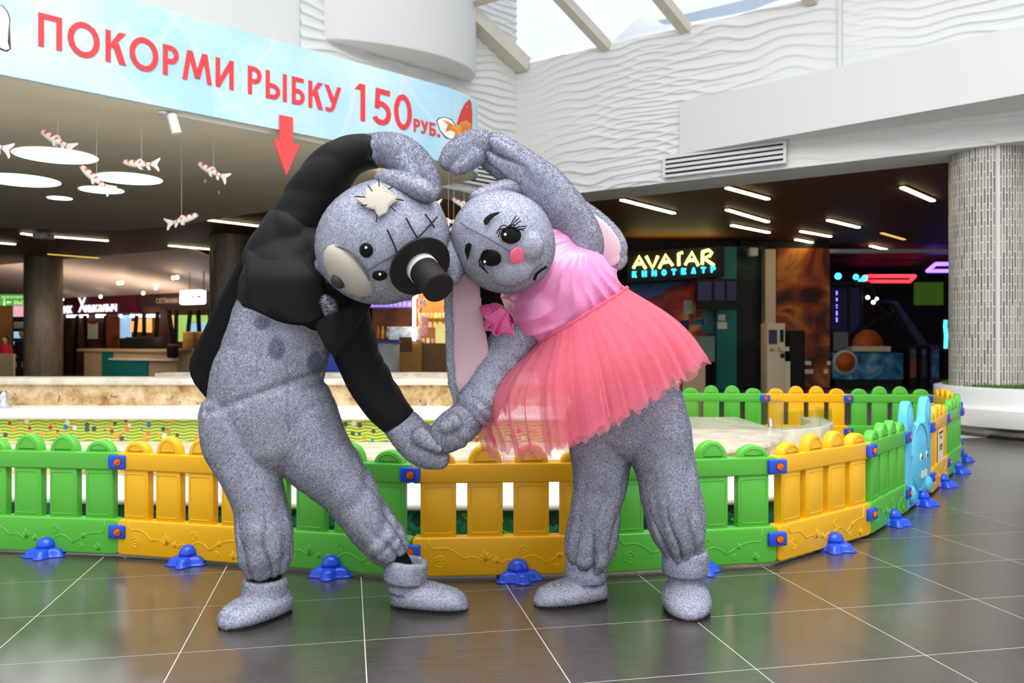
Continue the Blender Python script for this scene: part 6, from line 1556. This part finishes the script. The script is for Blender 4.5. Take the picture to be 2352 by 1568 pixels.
patch_on(HB, [(1075,561),(1081,557),(1086,560),(1086,566),(1083,574),(1081,584),(1079,594),(1076,585),(1073,574)], .011, .004, 'eyebrow', M['felt_black'], headB, 2)
bm_ = patch_on(HB2, [(1170,583),(1172,577),(1180,570),(1186,567),(1192,569),(1197,577),(1198,594),(1192,598),(1178,601),(1171,596)], .016, .014, 'nose', M['pink_nose'], headB, 2); bv = bm_.modifiers.new('b','BEVEL'); bv.width = .004; bv.segments = 2
stroke_on(HB, [(1060,512),(1090,530),(1120,546),(1148,562),(1172,576)], .0026, 'head_seam', M['seam'], headB, .005)
stroke_on(HB2, [(1250,610),(1238,618),(1229,626),(1224,638)], .0055, 'mouth', M['felt_black'], headB, .010)
# long ears with pink lining
e1 = fuse('ear', sweep([(1058,610,3.27,32),(1060,680,3.29,40),(1066,760,3.31,44),(1072,830,3.32,47),(1070,890,3.32,41),(1058,930,3.32,20)], kd=.22), M['plush'], headB, .007, 3); fur(e1, 140000, .010, .0013, .5, 37)
fuse('ear_lining', sweep([(1070,620,3.25,27),(1072,690,3.265,34),(1078,765,3.285,38),(1084,832,3.295,41),(1081,886,3.295,35),(1070,918,3.295,16)], kd=.20), M['lining'], e1, .006, 3, lambda co,nr: .004*nz(co,8,1))
e2 = fuse('ear', sweep([(1090,452,3.20,12,1.6),(1128,440,3.24,16,1.4),(1180,432,3.33,20,1.2),(1262,455,3.50,34,.5),(1345,525,3.58,52,.3),(1396,572,3.58,48,.3),(1416,600,3.58,28,.3)]), M['plush'], headB, .007, 3); fur(e2, 140000, .010, .0013, .3, 38)
fuse('ear_lining', sweep([(1290,490,3.54,28),(1345,530,3.55,44),(1390,572,3.55,40),(1406,596,3.55,22)], kd=.22), M['lining'], e2, .006, 3)
# dress
bd = MB()
sweep([(1326,742,3.44,122,.84),(1312,716,3.44,134,.82),(1285,672,3.43,135,.84),(1260,630,3.42,126,.86),(1245,598,3.42,100,.86)], mb=bd, flat_start=True)
sweep([(1300,640,3.43,84),(1322,592,3.42,62),(1330,566,3.42,46)], mb=bd, flat_end=True)
sweep([(1232,690,3.36,70),(1244,728,3.35,70),(1256,752,3.35,52)], mb=bd)
def dispD(co, nr):
    x, z = co[:,0], co[:,2]
    s0 = W(1345,540,3.3); dx, dz = x - s0.x, z - s0.z
    th = np.arctan2(dz, dx); r = np.hypot(dx, dz)
    t = th*13 + 5*nz(co, 3.0, 3) + 1.5*np.sin(r*16)
    rdg = 1 - np.abs(np.sin(t))
    t2 = (x*0.87 + z*0.49)*70 + 4*nz(co, 5, 11)
    g0 = WC_; ds = (x-g0.x)*-.493 + (z-g0.z)*.87             # distance above the waist line
    return 0.020*rdg**1.5*np.clip(r*4,0,1)*(0.3 + 0.9*np.abs(nz(co, 4, 7))*1.6) - 0.008 + 0.005*np.sin(t2)*np.exp(-np.clip(ds,0,1)/.05) + 0.004*nz(co, 16, 9)
WC_ = W(1325,732,3.44)
bod = fuse('bodice', bd, M['satin'], PB, .008, 4, dispD)
# shoulder ribbon rosette
rc = W(1158,712,3.24)
def ribbon_loop(ang, L, Wd, turn, dep):
    """one folded loop of satin ribbon, standing out from rc at angle ang (picture degrees)"""
    a = math.radians(ang); dr = Vector((math.cos(a), 0, -math.sin(a))); si = Vector((math.sin(a), 0, math.cos(a))); fw = Vector((0,-1,0))
    wv_ = (si*math.cos(turn) + fw*math.sin(turn)); th_ = (fw*math.cos(turn) - si*math.sin(turn))
    v = []; f = []; n_ = 26
    for i in range(n_):
        t = 2*math.pi*i/(n_-1); x = (1-math.cos(t))/2*L; y = math.sin(t)*L*.24*(0.5+.5*math.sin(t/2))
        for k in range(6):
            s = (k/5-.5)*Wd*(.45 + .55*(1-math.cos(t))/2); v.append(rc + fw*dep + dr*(x + .004*math.sin(k*1.7)) + wv_*s + th_*(y + .004*math.sin(k*2.1+t)))
    for i in range(n_-1):
        for k in range(5): f.append((i*6+k, (i+1)*6+k, (i+1)*6+k+1, i*6+k+1))
    o = mesh_obj('ribbon_loop', v, f, M['ribbon_pink'], PB, True); sd_ = o.modifiers.new('t','SOLIDIFY'); sd_.thickness = .002
for prm in ((158,.085,.10,.4,.02),(122,.10,.095,.9,.03),(92,.095,.085,.3,.04),(138,.075,.08,-.5,.06),(66,.065,.065,1.1,.04),(180,.05,.06,.8,.05)): ribbon_loop(*prm)
# tutu in several layers of tulle
def tulle(name, c, op):
    m = bpy.data.materials.new(name); m.use_nodes = True; nt = m.node_tree; nt.nodes.remove(nt.nodes['Principled BSDF']); out = nt.nodes['Material Output']
    df = nt.nodes.new('ShaderNodeBsdfDiffuse'); df.inputs['Color'].default_value = (*c,1); tl = nt.nodes.new('ShaderNodeBsdfTranslucent'); tl.inputs['Color'].default_value = (*c,1)
    m1 = nt.nodes.new('ShaderNodeMixShader'); m1.inputs['Fac'].default_value = .42; nt.links.new(df.outputs[0], m1.inputs[1]); nt.links.new(tl.outputs[0], m1.inputs[2])
    tp = nt.nodes.new('ShaderNodeBsdfTransparent'); m2 = nt.nodes.new('ShaderNodeMixShader')
    g = nt.nodes.new('ShaderNodeNewGeometry'); n = nt.nodes.new('ShaderNodeTexNoise'); n.inputs['Scale'].default_value = 30; nt.links.new(g.outputs['Position'], n.inputs['Vector'])
    mr = nt.nodes.new('ShaderNodeMapRange'); mr.inputs['To Min'].default_value = op-.12; mr.inputs['To Max'].default_value = op+.12; nt.links.new(n.outputs['Fac'], mr.inputs['Value']); nt.links.new(mr.outputs[0], m2.inputs['Fac'])
    nt.links.new(tp.outputs[0], m2.inputs[1]); nt.links.new(m1.outputs[0], m2.inputs[2]); nt.links.new(m2.outputs[0], out.inputs['Surface'])
    return m
coral = srgb(255, 146, 168)
M['tulle'] = tulle('coral_tulle', coral, .56); M['tulle_thin'] = tulle('thin_coral_tulle', coral, .36)
WC = W(1325,732,3.44); HC = W(1362,890,3.44)
w1 = Vector((.847,0,.531)); h1 = Vector((.962,0,.273))
def tutu_layer(k, sc, drop, m, f1):
    N, Mv = 420, 26; r_ = random.Random(50+k); ph = [r_.uniform(0,6.28) for _ in range(6)]
    v = np.zeros((Mv, N, 3)); 
    for j in range(N):
        q = 2*math.pi*j/N; cq, sq = math.cos(q), math.sin(q)
        pw = WC + w1*(.238*cq) + Vector((0,-1,0))*(.208*sq)
        lf = max(0, -cq)
        ph_ = HC + h1*(.445*sc*cq) + Vector((0,-1,0))*(.40*sc*sq)
        ph_.z -= drop*(max(0, sq+.35)/1.35)*(1 - .85*cq) + .012*math.sin(3*q+ph[0])
        pl_ = math.sin(f1*q + ph[1] + 2.2*math.sin(3*q+ph[2]) + 1.4*math.sin(7*q+ph[0]))*(.7+.5*math.sin(5*q+ph[4])) + .4*math.sin(f1*2.3*q + ph[3])
        rag = .012*math.sin(f1*1.3*q + ph[4]) + .008*math.sin(71*q + ph[5]) + r_.uniform(-.004,.004)
        rad = Vector((cq*.9, -sq*.8, .1)).normalized()
        for i in range(Mv):
            t = i/(Mv-1); tt = t**.82
            p = pw*(1-tt) + ph_*tt + rad*((.045 + .075*lf)*math.sin(math.pi*t**.8)**1.2*sc)
            p = p + rad*((.006*(1-t) + .022*t)*pl_*min(1, .35+t)) + Vector((0,0,-rag))*t
            v[i,j] = p
    idx = np.arange(Mv*N).reshape(Mv,N); jn = np.roll(np.arange(N), -1)
    F = np.stack([idx[:-1], idx[1:], idx[1:][:,jn], idx[:-1][:,jn]], -1)
    if k in (1, 3): F = F[:, [j for j in range(N) if math.cos(2*math.pi*j/N) > -.45 + .1*math.sin(j*.9)]]
    F = F.reshape(-1,4)
    return mesh_obj('tutu_layer', v.reshape(-1,3).tolist(), F.tolist(), m, PB, True)
tutu_layer(0, 1.00, .125, M['tulle'], 30); tutu_layer(1, .95, .12, M['tulle'], 37); tutu_layer(2, 1.04, .13, M['tulle_thin'], 24); tutu_layer(3, .88, .13, M['tulle'], 52)
wb = [WC + w1*(.240*math.cos(q)) + Vector((0,-.211*math.sin(q),0)) for q in np.linspace(0, 2*math.pi, 61)[:-1]]
wbt = MB().tube(wb, [.007 + .003*math.sin(i*2.3) for i in range(60)], 8, closed=True).build('waistband', M['tulle'], PB, True)

# ---------------------------------------------------------------- people far behind
def far_person(base, h, col, label, hair=(30,22,20)):
    e = empty('person', base); tag(e, label, 'person'); b0_ = Vector(base); s = h/1.6
    P = lambda x,y,z: b0_ + Vector((x,y,z))*s
    mb = MB().tube([P(-.09,0,.06),P(-.1,0,.45),P(-.09,0,.82)], [.055*s,.065*s,.09*s], 12).tube([P(.09,0,.06),P(.1,0,.45),P(.09,0,.82)], [.055*s,.065*s,.09*s], 12)
    mb.tube([P(0,0,.78),P(0,0,1.0),P(0,0,1.2),P(0,0,1.33)], [.16*s,.16*s,.19*s,.09*s], 16)
    for q in (-1,1): mb.tube([P(.17*q,0,1.28),P(.23*q,-.02,1.02),P(.2*q,-.1,.8)], [.06*s,.055*s,.04*s], 10)
    fuse('clothed_body', mb, mat('far_clothes', srgb(*col), .8, noise_=(3,.15)), e, .02*s, 3)
    hd = MB().ellipsoid(P(0,-.02,1.47), (.085*s,0,0), (0,.1*s,0), (0,0,.115*s), 18, 12).tube([P(0,0,1.3),P(0,0,1.42)], .05*s, 10).ellipsoid(P(0,-.12,1.46), (.015*s,0,0), (0,.02*s,0), (0,0,.025*s), 8, 6)
    hd.build('head', mat('far_skin', srgb(200,150,120), .6), e, True)
    MB().ellipsoid(P(0,.015,1.51), (.098*s,0,0), (0,.11*s,0), (0,0,.10*s), 18, 12).build('hair', mat('far_hair', srgb(*hair), .7), e, True)
far_person((W(12,0,23.5).x, 23.5, 0), 1.28, (190, 20, 45), 'person in a red jacket behind the low cream partition')
far_person((W(51,0,25.8).x, 25.8, 0), 1.48, (26, 26, 32), 'person in dark clothes beside the left brown pillar')
